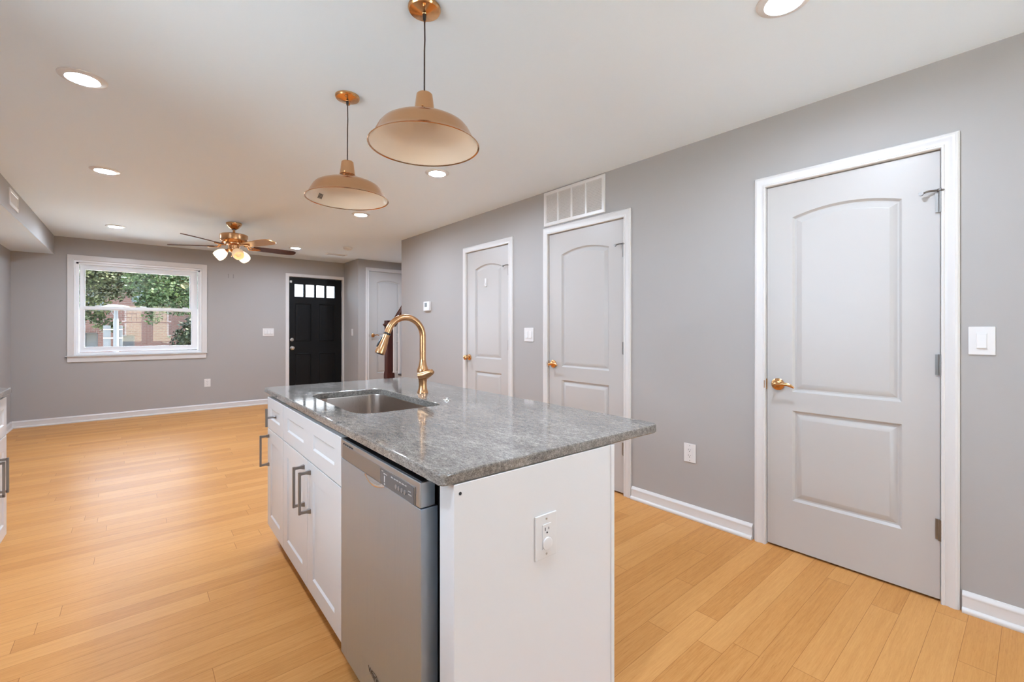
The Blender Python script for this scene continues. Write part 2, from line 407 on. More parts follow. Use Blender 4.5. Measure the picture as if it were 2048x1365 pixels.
def knob_handle(root, x, z, d=1):
    m = MB(); m.lathe([(.030, .004), (.032, 0), (.032, -.006), (.025, -.011), (.013, -.014), (.0115, -.036), (.02, -.042), (.0265, -.052), (.026, -.062), (.018, -.070), (0, -.072)], (x, 0, z), 24, 'Y', cap=False)
    return m.build('door_knob', COPPERD, root)
def hinge(root, x, z, ma=HINGE, stop=0):
    m = MB(); m.lathe([(.0075, z-.047), (.0075, z+.047)], (x, -.008, 0), 12)
    for k in (-.028, -.009, .009, .028): m.lathe([(.0082, z+k-.001), (.0082, z+k+.001)], (x, -.008, 0), 12)
    m.box(x-.018, x+.016, -.003, .004, z-.045, z+.045)
    h = m.build('hinge', ma, root)
    if stop:
        s = MB(); s.tube([(x, -.008, z+.051), (x-.035, -.016, z+.053), (x-.062, -.028, z+.045)], [.006, .0045, .0045], 8)
        s.lathe([(.009, z+.047), (.010, z+.049), (.010, z+.058), (.006, z+.06)], (x, -.008, 0), 12)
        s.lathe([(.009, -.034), (.009, -.024)], (x-.062, 0, z+.044), 10, 'Y')
        s.tube([(x-.004, -.010, z+.05), (x+.012, -.022, z+.048)], .004, 8)
        OFF[h.name] = OFF[root.name]; s.build('door_stop', ma, h)
    return h
def panel_door(name, fr, x0, x1, z0, z1, P1, P2, hx, hz, hinges, label, handle, stop=True, hd=1):
    r = fr.root(name, ((x0+x1)/2, 0, z0), label, 'door', kind='structure')
    s = slab(x0, x1, z0+.012, z1, [arch(*P1), [(P2[0], P2[2]), (P2[1], P2[2]), (P2[1], P2[3]), (P2[0], P2[3])]]).build('door_slab', DOORW, r, smooth=25)
    handle(r, hx, hz, hd)
    m = MB(); m.box(x0-.006, x0+.001, -.004, .006, hz-.034, hz+.026, .001); m.box(x0-.0125, x0-.006, -.0175, -.001, hz-.028, hz+.02, .004, 3); m.build('latch_plate', COPPERD, r)
    for k, z in enumerate(hinges): hinge(r, x1+.003, z, stop=(stop and k == 0))
    return r
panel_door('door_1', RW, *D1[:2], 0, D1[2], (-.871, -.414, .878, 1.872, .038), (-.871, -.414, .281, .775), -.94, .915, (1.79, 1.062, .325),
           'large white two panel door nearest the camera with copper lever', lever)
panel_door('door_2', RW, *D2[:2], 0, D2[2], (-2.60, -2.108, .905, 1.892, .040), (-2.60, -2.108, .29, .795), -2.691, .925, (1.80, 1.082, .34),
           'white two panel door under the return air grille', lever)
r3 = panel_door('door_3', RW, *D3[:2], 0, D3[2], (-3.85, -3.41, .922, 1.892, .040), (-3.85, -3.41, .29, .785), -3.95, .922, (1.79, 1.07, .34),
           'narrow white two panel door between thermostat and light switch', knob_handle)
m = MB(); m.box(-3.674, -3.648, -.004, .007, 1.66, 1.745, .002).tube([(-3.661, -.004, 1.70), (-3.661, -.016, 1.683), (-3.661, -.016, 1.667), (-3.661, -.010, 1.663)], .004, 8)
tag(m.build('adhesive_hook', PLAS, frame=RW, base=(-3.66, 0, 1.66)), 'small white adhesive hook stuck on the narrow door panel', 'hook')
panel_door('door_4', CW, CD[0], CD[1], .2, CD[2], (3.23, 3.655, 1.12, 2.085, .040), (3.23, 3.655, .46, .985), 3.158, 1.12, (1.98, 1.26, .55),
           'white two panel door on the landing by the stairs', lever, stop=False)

# black entry door
ed = FW.root('door_5', ((EX0+EX1)/2, 0, 0), 'black entry door with four small panes across its top', 'door', kind='structure')
LIT = [(2.077, 2.225), (2.254, 2.402), (2.43, 2.575), (2.605, 2.752)]; LZ = (1.782, 1.998); ey = .035
def black_slab():
    m = MB(); y = ey; th = .044; x0, x1, z0, z1 = EX0, EX1, .012, EZ1-.004
    outer = m.loop([(x0, y, z0), (x1, y, z0), (x1, y, z1), (x0, y, z1)]); back = m.loop([(x0, y+th, z0), (x1, y+th, z0), (x1, y+th, z1), (x0, y+th, z1)])
    ff = [outer]; fb = [back]
    for a, b in LIT:
        l0 = m.loop([(a, y, LZ[0]), (b, y, LZ[0]), (b, y, LZ[1]), (a, y, LZ[1])]); i = .004
        l1 = m.loop([(a+i, y+.012, LZ[0]+i), (b-i, y+.012, LZ[0]+i), (b-i, y+.012, LZ[1]-i), (a+i, y+.012, LZ[1]-i)])
        l2 = m.loop([(a+i, y+th, LZ[0]+i), (b-i, y+th, LZ[0]+i), (b-i, y+th, LZ[1]-i), (a+i, y+th, LZ[1]-i)])
        m.bridge(l0, l1); m.bridge(l1, l2); ff.append(l0); fb.append(l2)
    for a, b, c, d in ((2.079, 2.347, 1.012, 1.67), (2.468, 2.752, 1.012, 1.67), (2.079, 2.347, .24, .812), (2.468, 2.752, .24, .812)):
        poly = [(a, c), (b, c), (b, d), (a, d)]
        ls = [m.loop([(px, y+dd, pz) for px, pz in ring]) for ring, dd in [(inset(poly, i), q) for i, q in ((0, 0), (.008, -.004), (.016, .008), (.026, .009), (.055, .002))]]
        for p, q in zip(ls, ls[1:]): m.bridge(p, q)
        m.fill([ls[-1]]); ff.append(ls[0])
    m.fill(ff); m.fill(fb); m.bridge(outer, back); return m
sl = black_slab().build('door_slab', BLACKD, ed, smooth=25)
for a, b in LIT: MB().box(a+.002, b-.002, ey+.02, ey+.026, LZ[0]+.002, LZ[1]-.002).build('window_pane', GLASS, ed, smooth=0)
MB().lathe([(.030, ey+.002), (.032, ey-.004), (.028, ey-.012), (.016, ey-.014), (.016, ey-.02), (0, ey-.02)], (2.034, 0, 1.047), 24, 'Y', cap=False).box(2.031, 2.037, ey-.034, ey-.018, 1.03, 1.064, .002).build('deadbolt', NICK, ed)
MB().lathe([(.033, ey+.002), (.035, ey-.004), (.028, ey-.010), (.013, ey-.014), (.012, ey-.034), (.024, ey-.042), (.03, ey-.054), (.027, ey-.066), (.012, ey-.071), (0, ey-.071)], (2.036, 0, .905), 24, 'Y', cap=False).build('door_knob', NICK, ed)
for z in (1.86, 1.09, .32): MB().lathe([(.0075, z-.05), (.0075, z+.05)], (EX1+.002, ey-.006, 0), 12).build('hinge', NICK, ed)
MB().box(2.0, 2.034, ey-.012, ey, 2.016, 2.052, .003).build('door_sensor', PLAS, ed)
m = MB(); a = .004
m.sweep([(-p*.9, o) for p, o in [(0, 0), (0, .014), (.004, .018), (.05, .018), (.06, .012), (.06, 0)]], [(EX1+a, EZ1+a), (EX0-a, EZ1+a), (EX0-a, 0)])
m.box(EX1+a, CLX-.0015, -.016, 0, 0, EZ1+a+.054)
for q in ((EX0-a-.008, EX0-a, 0, EZ1+a+.008), (EX1+a, EX1+a+.008, 0, EZ1+a+.008), (EX0-a, EX1+a, EZ1+a, EZ1+a+.008)): m.box(q[0], q[1], .0005, .19, q[2], q[3])
m.box(EX0-a, EX1+a, ey-.03, .19, .0005, .011)
m.box(EX0-a, EX1+a, ey+.046, .19, EZ1-.018, EZ1+a); m.box(EX0-a, EX0+.016, ey+.046, .19, .011, EZ1-.018); m.box(EX1-.016, EX1+a, ey+.046, .19, .011, EZ1-.018)
tag(m.build('trim_6', TRIM, frame=FW, base=((EX0+EX1)/2, 0, 0), smooth=40), 'white casing around the black entry door', 'door casing', kind='structure')

# ---------------------------------------------------------------- far window
wr = FW.root('window_1', ((WX0+WX1)/2, 0, WZ0), 'white double hung window looking out on trees and brick', 'window', kind='structure')
m = MB()   # frame
fx0, fx1, fz0, fz1 = WX0+.02, WX1-.02, WZ0+.03, WZ1-.035
m.box(WX0, fx0, .0, .17, WZ0, WZ1); m.box(fx1, WX1, .0, .17, WZ0, WZ1); m.box(fx0, fx1, 0, .17, fz1, WZ1); m.box(fx0, fx1, 0, .17, WZ0, fz0)
for y in (.035, .095):
    m.box(fx0, fx0+.022, y-.012, y, fz0, fz1); m.box(fx1-.022, fx1, y-.012, y, fz0, fz1); m.box(fx0, fx1, y-.012, y, fz1-.022, fz1)
m.box(fx0, fx1, .02, .03, fz0, fz0+.018)
m.build('window_frame', VINYL, wr, smooth=30)
def sash(name, x0, x1, z0, z1, gx0, gx1, gz0, gz1, y, th):
    m = MB(); A = [[(x0, y, z0), (x1, y, z0), (x1, y, z1), (x0, y, z1)], [(gx0-.008, y, gz0-.008), (gx1+.008, y, gz0-.008), (gx1+.008, y, gz1+.008), (gx0-.008, y, gz1+.008)], [(gx0, y+.010, gz0), (gx1, y+.010, gz0), (gx1, y+.010, gz1), (gx0, y+.010, gz1)], [(gx0, y+th, gz0), (gx1, y+th, gz0), (gx1, y+th, gz1), (gx0, y+th, gz1)], [(x0, y+th, z0), (x1, y+th, z0), (x1, y+th, z1), (x0, y+th, z1)]]
    ls = [m.loop(a) for a in A]
    for p, q in zip(ls, ls[1:]+ls[:1]): m.bridge(p, q)
    s = m.build(name, VINYL, wr, smooth=30)
    MB().box(gx0-.003, gx1+.003, y+.014, y+.02, gz0-.003, gz1+.003).build('pane', GLASS, s, smooth=0); return s
us = sash('upper_sash', -.558, .722, 1.487, 2.085, -.506, .628, 1.528, 2.022, .078, .034)
ls_ = sash('lower_sash', -.558, .722, .922, 1.531, -.508, .645, .988, 1.483, .040, .034)
for x in (-.375, .092, .575): MB().box(x-.035, x+.035, .05, .074, 1.531, 1.545, .005).build('sash_lock', VINYL, ls_)
m = MB().box(-.69, .84, -.032, .0, .862, .873, .003).box(-.672, .824, -.014, 0, .791, .862, .003).box(WX0+.001, WX1-.001, 0, .02, .8685, .876)
m.build('window_sill', TRIM, wr)
m = MB(); m.sweep([(-p, o) for p, o in [(0, 0), (0, .010), (.004, .014), (.05, .014), (.062, .016), (.066, .012), (.066, 0)]], [(WX1, .874), (WX1, WZ1-.012), (WX0, WZ1-.012), (WX0, .874)])
tag(m.build('trim_7', TRIM, frame=FW, base=(.08, 0, .874), smooth=40), 'flat white casing around the double hung window', 'window casing', kind='structure')

# windows of the kitchen end; the left wall pair is added for daylight
def kitchen_window(name, fr, a, b, z0, z1, label, cols, rows):
    r = fr.root(name, ((a+b)/2, 0, z0), label, 'window', kind='structure'); zm = z0 + (z1-z0)*.53
    m = MB()
    for q in ((a, a+.02, z0, z1), (b-.02, b, z0, z1), (a+.02, b-.02, z0, z0+.02), (a+.02, b-.02, z1-.02, z1)): m.box(q[0], q[1], .0, .14, q[2], q[3])
    m.build('window_frame', VINYL, r, smooth=0)
    for nm, y, c, d, g in (('lower_sash', .04, z0+.02, zm+.015, 0), ('upper_sash', .075, zm-.015, z1-.02, 1)):
        m = MB(); e = .035
        for q in ((a+.02, a+.02+e, c, d), (b-.02-e, b-.02, c, d), (a+.02+e, b-.02-e, c, c+e), (a+.02+e, b-.02-e, d-e, d)): m.box(q[0], q[1], y, y+.03, q[2], q[3])
        if g:
            for k in range(1, cols): xx = a+.055 + (b-a-.11)*k/cols; m.box(xx-.006, xx+.006, y+.010, y+.022, c+e, d-e)
            for k in range(1, rows): zz = c+e + (d-c-2*e)*k/rows; m.box(a+.055, b-.055, y+.0101, y+.0219, zz-.006, zz+.006)
        f = m.build(nm, VINYL, r, smooth=0); MB().box(a+.052, b-.052, y+.014, y+.018, c+e-.003, d-e+.003).build('pane', GLASS, f, smooth=0)
    m = MB(); m.sweep([(-p, o) for p, o in CAS], [(b, z0), (b, z1), (a, z1), (a, z0)], closed=True); m.build('window_casing', TRIM, r, smooth=40)
kitchen_window('window_2', BW, BWIN[0][0], BWIN[0][1], .78, 2.04, 'white double hung window with a grid behind the camera, nearer the cabinets', 4, 4)
kitchen_window('window_3', BW, BWIN[1][0], BWIN[1][1], .78, 2.04, 'white double hung window with a grid behind the camera, nearer the large door', 4, 4)
bd = BW.root('fill_door_6', (-2.0, 0, 0), 'added white full glass door letting daylight in behind the camera', 'door', kind='structure')  # unseen glass door added to send daylight onto the island end
m = MB()
for q in ((-2.47, -2.37, .01, 2.03), (-1.63, -1.53, .01, 2.03), (-2.37, -1.63, .01, .22), (-2.37, -1.63, 1.93, 2.03)): m.box(q[0], q[1], .04, .08, q[2], q[3])
lf = m.build('door_leaf', VINYL, bd, smooth=0); MB().box(-2.373, -1.627, .057, .063, .217, 1.933).build('pane', GLASS, lf, smooth=0)
MB().lathe([(.03, .04), (.03, .03), (.012, .028), (.012, .0), (.027, -.01), (.02, -.03), (0, -.03)], (-1.58, 0, .95), 20, 'Y', cap=False).build('door_knob', NICK, bd)
m = MB(); m.sweep([(-p, o) for p, o in CAS], [(-1.5, 0), (-1.5, 2.06), (-2.5, 2.06), (-2.5, 0)])
for q in ((-2.5, -2.472, 0, 2.06), (-1.528, -1.5, 0, 2.06), (-2.472, -1.528, 2.033, 2.06)): m.box(q[0], q[1], .0, .15, q[2], q[3])
tag(m.build('trim_8', TRIM, frame=BW, smooth=40), 'white casing around the added glass door behind the camera', 'door casing', kind='structure')
kitchen_window('fill_window_4', LW, FILLWIN[0][0], FILLWIN[0][1], 1.05, 2.12, 'added white window letting daylight in on the left wall, near the back wall', 1, 1)
kitchen_window('fill_window_5', LW, FILLWIN[1][0], FILLWIN[1][1], 1.05, 2.12, 'added white window letting daylight in over the left counter, beside the camera', 1, 1)

# ---------------------------------------------------------------- wall fittings
def plate(m, x, z, w, h, y=0): m.box(x-w/2, x+w/2, y-.006, y, z-h/2, z+h/2, .0025, 2)
def light_switch(fr, x, z, label, n=1, w=.080, h=.120, gaps=.046, base_y=0):
    r = fr.root('light_switch', (x, base_y, z), label, 'light switch')
    m = MB(); plate(m, x, z, w, h, base_y); m.build('cover_plate', PLAS, r)
    for k in range(n):
        cx = x + (k-(n-1)/2)*gaps
        s = MB(); s.box(cx-.0165, cx+.0165, base_y-.0085, base_y-.0055, z-.033, z+.033, .001)
        ra = [(cx-.0145, base_y-.0085, z-.031), (cx+.0145, base_y-.0085, z-.031), (cx+.0145, base_y-.0085, z+.031), (cx-.0145, base_y-.0085, z+.031)]
        rb = [(cx-.0135, base_y-.0135, z-.030), (cx+.0135, base_y-.0135, z-.030), (cx+.0135, base_y-.0095, z+.030), (cx-.0135, base_y-.0095, z+.030)]
        s.loops([ra, rb]); s.build('rocker', PLAS, r, smooth=20)
        for dz in (-.046, .046): MB().lathe([(.003, base_y-.005), (.003, base_y-.0072), (0, base_y-.0076)], (cx, 0, z+dz), 10, 'Y', cap=False).build('screw', PLAS, r)
    return r
def outlet(fr, x, z, label, w=.080, h=.120, safety=False):
    r = fr.root('outlet', (x, 0, z), label, 'power outlet')
    m = MB(); plate(m, x, z, w, h); m.build('cover_plate', PLAS, r)
    m = MB(); m.box(x-.0165, x+.0165, -.0085, -.0055, z-.034, z+.034, .001); dv = m.build('socket', PLAS, r)
    for k, dz in enumerate((.018, -.018)):
        if safety and k == 1:
            MB().lathe([(.0175, -.008), (.0175, -.011), (.015, -.0125), (0, -.0125)], (x+.001, 0, z+dz-.002), 20, 'Y', cap=False).build('safety_cap', PLAS, r); continue
        s = MB(); s.box(x-.008, x-.0058, -.0091, -.0086, z+dz-.001, z+dz+.0075); s.box(x+.0052, x+.0072, -.0091, -.0086, z+dz, z+dz+.0065)
        s.lathe([(.0027, -.0086), (.0027, -.0091)], (x, 0, z+dz-.0075), 10, 'Y'); s.build('slots', DARK, dv, smooth=0)
    for dz in (-.048, .048): MB().lathe([(.003, -.005), (.003, -.0072), (0, -.0076)], (x, 0, z+dz), 10, 'Y', cap=False).build('screw', NICK, r)
    return r
light_switch(RW, -.155, 1.172, 'white rocker light switch right of the large door')
light_switch(RW, -3.0, 1.173, 'white two rocker light switch between the two distant white doors', n=2, w=.125, h=.125)
light_switch(FW, 1.668, 1.175, 'white triple light switch on the far wall beside the black door', n=3, w=.165, h=.125)
light_switch(RETW, -7.73, 1.172, 'white light switch on the narrow return wall', n=1, w=.075, h=.118)
outlet(RW, -1.457, .421, 'white outlet low on the right wall left of the large door')
outlet(FW, .84, .41, 'white outlet low on the far wall below the window side')
tr = RW.root('thermostat', (-4.832, 0, 1.506), 'small white thermostat with grey display on the right wall', 'thermostat')
MB().box(-4.905, -4.76, -.028, 0, 1.45, 1.562, .005).build('housing', PLAS, tr)
MB().box(-4.87, -4.815, -.0295, -.0275, 1.497, 1.548, .001).build('display', mat('grey_display', (.16, .17, .165), .2), tr)
# return air grille above door_2
vr = RW.root('air_grille', (-2.47, 0, 2.116), 'large white return air grille above the middle white door', 'air grille')
m = MB(); gx0, gx1, gz0, gz1 = -2.801, -2.138, 2.116, 2.412; ix0, ix1, iz0, iz1 = -2.771, -2.168, 2.142, 2.387
m.sweep([(0, 0), (0, .008), (.006, .012), (.026, .012), (.030, .006), (.030, 0)], [(gx0, gz0), (gx1, gz0), (gx1, gz1), (gx0, gz1)], closed=True)
for c in (-2.629, -2.4755, -2.3225): m.box(c-.009, c+.009, -.011, -.001, iz0, iz1)
m.build('grille_frame', PLAS, vr, smooth=30)
m = MB(); n = 20
for k in range(n):
    z = iz0 + (iz1-iz0)*(k+.5)/n; h = (iz1-iz0)/n
    m.loops([[(ix0, -.001, z-h*.40), (ix0, -.009, z+h*.26), (ix0, -.0104, z+h*.18), (ix0, -.0024, z-h*.48)], [(ix1, -.001, z-h*.40), (ix1, -.009, z+h*.26), (ix1, -.0104, z+h*.18), (ix1, -.0024, z-h*.48)]])
m.build('louvers', PLAS, vr, smooth=0)
MB().box(ix0, ix1, -.0008, -.0002, iz0, iz1).build('shade_backing', mat('grille_shadow', (.10, .095, .09), .9), vr, smooth=0)  # dark sheet standing in for the shade behind the louvers
# soffit register
sr = SOF.root('air_register', (5.63, 0, 2.32), 'small white air register on the left soffit face', 'air register')
m = MB(); m.sweep([(0, 0), (0, .006), (.025, .008), (.028, .004), (.028, 0)], [(5.46, 2.25), (5.82, 2.25), (5.82, 2.39), (5.46, 2.39)], closed=True); m.build('register_frame', PLAS, sr)
m = MB()
for k in range(9): x = 5.495+.29*(k+.5)/9; m.loops([[(x-.012, -.001, 2.278), (x+.006, -.007, 2.278), (x+.008, -.006, 2.278), (x-.010, -.0005, 2.278)], [(x-.012, -.001, 2.362), (x+.006, -.007, 2.362), (x+.008, -.006, 2.362), (x-.010, -.0005, 2.362)]])
m.build('louvers', PLAS, sr, smooth=0)
MB().box(5.488, 5.792, -.0006, -.0001, 2.278, 2.362).build('duct_shade_sheet', mat('duct_shadow', (.08, .075, .07), .9), sr, smooth=0)  # dark sheet painted in for the shade inside the register
# ceiling register and smoke detector
cr = WLD.root('ceiling_register', (2.46, 7.27, ZC), 'white air register in the ceiling before the black door', 'air register')
m = MB(); m.box(2.30, 2.62, 7.20, 7.34, ZC-.006, ZC, .002); m.build('register_frame', PLAS, cr)
m = MB()
for k in range(6): y = 7.222+.096*(k+.5)/6; m.box(2.325, 2.595, y-.005, y+.003, ZC-.010, ZC-.006)
m.build('louvers', mat('register_louver', (.55, .54, .53), .5), cr, smooth=0)
smk = WLD.root('smoke_detector', (2.38, 6.53, ZC), 'round white smoke detector on the ceiling near the stairs', 'smoke detector')
MB().lathe([(.068, ZC), (.068, ZC-.012), (.062, ZC-.016), (.060, ZC-.030), (.048, ZC-.038), (0, ZC-.039)], (2.38, 6.53, 0), 32, cap=False).build('housing', PLAS, smk)
MB().lathe([(.012, ZC-.0385), (.012, ZC-.041), (0, ZC-.0412)], (2.38, 6.53, 0), 16, cap=False).build('test_button', PLAS, smk)
# leftover wall anchors
for x, lab in ((1.112, 'left of two small wall anchors right of the window top'), (1.178, 'right of two small wall anchors right of the window top')):
    m = MB()
    for dz in (-.022, .022): m.lathe([(.007, -.0002), (.006, -.004), (0, -.0045)], (x, 0, 2.055+dz), 10, 'Y', cap=False)
    m.box(x-.004, x+.004, -.003, 0, 2.04, 2.07)
    tag(m.build('wall_anchor', HINGE, frame=FW, base=(x, 0, 2.055)), lab, 'wall anchor')

# ---------------------------------------------------------------- recessed lights
def recessed():
    r = WLD.root('recessed_light', (0, 0, ZC), 'x', 'ceiling light', 'recessed ceiling lights')
    MB().lathe([(.0595, ZC-.001), (.0605, ZC-.009), (.064, ZC-.0105), (.084, ZC-.0065), (.090, ZC-.003), (.091, ZC)], (0, 0, 0), 40, cap=False).build('trim_ring', PLAS, r)
    MB().lathe([(.0598, ZC-.0005), (.0598, ZC-.004), (0, ZC-.004)], (0, 0, 0), 40, cap=False).build('lens', LED, r)
    return r
proto = None
for x, y, lab in ((-.19, 2.95, 'lit recessed ceiling light at upper left, largest and nearest on the left'), (-.172, 4.555, 'lit recessed ceiling light in the middle of the left row'),
                  (-.172, 6.95, 'lit recessed ceiling light nearest the window, end of the left row'), (1.81, .60, 'lit recessed ceiling light cut by the top edge above the right wall'),
                  (1.77, 2.98, 'lit recessed ceiling light seen just under the near pendant shade'), (1.80, 4.57, 'lit recessed ceiling light seen just under the farther pendant shade'),
                  (1.804, 7.06, 'lit recessed ceiling light right of the ceiling fan'), (-.18, .60, 'recessed ceiling light behind the photograph left edge'), (3.35, 6.35, 'added fill light over the stairs, hidden behind the right wall')):  # the last one is an unseen light added to brighten the stair corner
    o = recessed() if proto is None else copy_tree(proto)
    proto = proto or o; o.location = (x, y, ZC); o['label'] = lab

# ---------------------------------------------------------------- pendants
def pendant(x, y, zr, label, sticker):
    r = WLD.root('pendant_lamp', (x, y, ZC), label, 'pendant lamp', 'copper dome pendants over the island')
    c = (x, y, 0)
    can = MB().lathe([(.060, ZC), (.060, ZC-.008), (.056, ZC-.014), (.030, ZC-.021), (.010, ZC-.024), (.009, ZC-.026), (0, ZC-.026)], c, 40, cap=False).build('canopy', COPPERD, r)
    for a in (R(60), R(240)):
        p = (x+.042*math.cos(a), y+.042*math.sin(a), 0); MB().lathe([(.006, ZC-.016), (.006, ZC-.022), (.004, ZC-.0245), (0, ZC-.025)], p, 12, cap=False).build('screw', COPPERD, can)
    MB().lathe([(.0055, ZC-.024), (.0075, ZC-.030), (.0055, ZC-.046), (0, ZC-.046)], c, 14, cap=False).build('cord_grip', BLACKP, r)
    zt = zr + .195
    MB().tube([(x, y, ZC-.03), (x+.0015, y, ZC-.12), (x, y, (ZC+zt)/2), (x-.0005, y, zt-.004)], .0029, 8).build('cord', CORD, r)
    MB().lathe([(0, zt+.009), (.006, zt+.007), (.009, zt), (.009, zt-.004)], c, 14, cap=False).build('cord_collar', BLACKP, r)
    MB().lathe([(0, zt), (.026, zt), (.0295, zt-.004), (.032, zt-.022), (.037, zt-.060), (.0385, zt-.068), (.035, zt-.072), (0, zt-.072)], c, 36, cap=False).build('socket_cover', SHADEC, r)
    prof = [(.034, .122), (.055, .113), (.09, .0965), (.12, .087), (.142, .0775), (.156, .069), (.166, .057), (.1745, .041), (.187, .018), (.197, .004), (.203, .001), (.205, -.001), (.203, -.003), (.199, .000)]
    sh = MB().lathe([(a, zr+b) for a, b in prof], c, 64, cap=False).build('lamp_shade', SHADEC, r, smooth=40)
    inner = [(.1985, .0005), (.1945, .004), (.1845, .018), (.172, .041), (.1635, .056), (.154, .067), (.140, .075), (.118, .0845), (.088, .094), (.053, .110), (.030, .119), (0, .119)]
    MB().lathe([(a, zr+b) for a, b in inner], c, 64, cap=False).build('shade_lining', CREAM, sh, smooth=40)
    MB().lathe([(.020, zr+.120), (.022, zr+.098), (.018, zr+.092), (0, zr+.092)], c, 20, cap=False).build('bulb_socket', PLAS, r)
    for a in (R(-130),): MB().lathe([(.0035, zt-.064), (.0035, zt-.06)], (x+.039*math.cos(a), y+.039*math.sin(a), 0), 8).build('set_screw', COPPERD, r)
    if sticker:
        m = MB(); a0 = R(116)
        for k in range(4):
            a1 = a0 + k*.045; a2 = a1+.03; rows = []
            for rr, zz in ((.167, .046), (.1805, .0215)): rows.append([(x+rr*math.cos(a), y+rr*math.sin(a), zr+zz) for a in (a1, a2)])
            m.face(m.loop([rows[0][0], rows[0][1], rows[1][1], rows[1][0]]))
        m.build('printed_sticker', mat('sticker_ink', (.12, .09, .06), .6), sh, smooth=0)
pendant(.826, 1.482, 1.906, 'nearer and larger looking copper dome pendant over the island', False)
pendant(.837, 2.302, 1.892, 'farther copper dome pendant with a sticker inside its shade', True)

# ---------------------------------------------------------------- ceiling fan
FX, FY = .857, 5.884
fan = WLD.root('ceiling_fan', (FX, FY, ZC), 'copper ceiling fan with five blades and lit tulip shades', 'ceiling fan'); fc = (FX, FY, 0)
MB().lathe([(.078, ZC), (.078, ZC-.010), (.072, ZC-.025), (.050, ZC-.055), (.028, ZC-.068), (0, ZC-.068)], fc, 36, cap=False).build('canopy', COPPERD, fan)
MB().lathe([(.024, ZC-.066), (.024, ZC-.074), (0, ZC-.074)], fc, 20, cap=False).build('rod_collar', BLACKP, fan)
MB().lathe([(.018, ZC-.108), (.018, ZC-.124), (0, ZC-.125)], fc, 20, cap=False).build('rod_collar', BLACKP, fan)
MB().lathe([(.0125, ZC-.07), (.0125, ZC-.125)], fc, 16).build('downrod', COPPER, fan)
MB().lathe([(0, ZC-.118), (.05, ZC-.120), (.125, ZC-.128), (.138, ZC-.136), (.138, ZC-.190), (.130, ZC-.204), (.105, ZC-.222), (.085, ZC-.232), (0, ZC-.234)], fc, 48, cap=False).build('motor_housing', COPPER, fan)
MB().lathe([(.095, ZC-.228), (.095, ZC-.240), (.058, ZC-.252), (.055, ZC-.285), (.065, ZC-.292), (.065, ZC-.306), (.040, ZC-.325), (.016, ZC-.336), (.012, ZC-.352), (0, ZC-.356)], fc, 36, cap=False).build('light_fitter', COPPER, fan)
ZB = ZC - .262
for k in range(5):
    A = R(46 + 72*k) - .702446; d = Vector((math.cos(A), math.sin(A), 0)); sd_ = Vector((-math.sin(A), math.cos(A), 0)); p = R(-12)
    wv = sd_*math.cos(p) + Vector((0, 0, 1))*math.sin(p); nv = d.cross(wv); C0 = Vector((FX, FY, ZB))
    m = MB(); out = [(.19, .045), (.21, .054), (.30, .060), (.45, .066), (.58, .068), (.63, .060), (.655, .042), (.662, .015)]
    pts = [(a, b) for a, b in out] + [(a, -b) for a, b in reversed(out)]
    m.loops([[C0 + d*a + wv*b + nv*.004 for a, b in pts], [C0 + d*a + wv*b - nv*.004 for a, b in pts]])
    b = m.build('fan_blade', BLADELIT if k == 4 else WALNUT, fan, smooth=30)
    if k == 4: b['label'] = 'walnut fan blade coloured gold for the light it reflects'
    m = MB(); H0 = Vector((FX, FY, ZC-.212))
    for s in (-1, 1):
        m.tube([H0 + d*.10 + wv*.016*s, H0 + d*.135 + wv*.022*s - Vector((0, 0, .02)), C0 + d*.16 + wv*.030*s - nv*.008, C0 + d*.20 + wv*.032*s - nv*.008, C0 + d*.245 + wv*.016*s - nv*.008, C0 + d*.27 - nv*.008], .0075, 8)
    m.loops([[C0 + d*a + wv*b_ - nv*.0045 for a, b_ in ((.19, -.034), (.25, -.022), (.272, 0), (.25, .022), (.19, .034))], [C0 + d*a + wv*b_ - nv*.0085 for a, b_ in ((.19, -.034), (.25, -.022), (.272, 0), (.25, .022), (.19, .034))]])
    m.build('blade_iron', COPPER, b, smooth=35)
for k, ang in enumerate((-42, 198, 78)):
    A = R(ang) - .702446; d = Vector((math.cos(A), math.sin(A), 0)); ax = (d*.80 + Vector((0, 0, -.60))).normalized(); P = Vector((FX, FY, ZC-.298)) + d*.052
    m = MB(); m.tube([P - d*.01, P + ax*.02, P + ax*.036], [.014, .014, .026], 14); arm = m.build('lamp_holder', COPPER, fan)
    q = ax.to_track_quat('Z', 'Y').to_matrix(); base = P + ax*.032; rings = []
    for rr, h in ((.026, 0), (.040, .012), (.055, .038), (.065, .072), (.067, .100), (.062, .128), (.058, .136), (.055, .134), (.058, .124), (.062, .098), (.058, .068), (.045, .035), (.022, .010)):
        rings.append([base + q @ (Vector((rr*math.cos(2*math.pi*j/24), rr*math.sin(2*math.pi*j/24), h)) * .88) for j in range(24)])
    m = MB(); m.loops(rings, False, False); shd = m.build('lamp_shade', GLOWD if k == 0 else GLOW, fan)
    if k == 0: shd['label'] = 'dim frosted shade facing the camera'
    m = MB(); m.loops([[base + q @ Vector((rr*math.cos(2*math.pi*j/16), rr*math.sin(2*math.pi*j/16), h)) for j in range(16)] for rr, h in ((.013, .01), (.014, .03), (.026, .06), (.031, .08), (.026, .099), (.013, .109), (.003, .111))])
    m.build('light_bulb', GLOWD if k == 0 else GLOWB, shd)
for dx in (.03, -.028):
    MB().tube([(FX+dx, FY-.03, ZC-.30), (FX+dx, FY-.03, ZC-.37)], .0012, 6).lathe([(0, ZC-.37), (.004, ZC-.374), (.004, ZC-.386), (0, ZC-.39)], (FX+dx, FY-.03, 0), 8, cap=False).build('pull_chain', COPPER, fan)

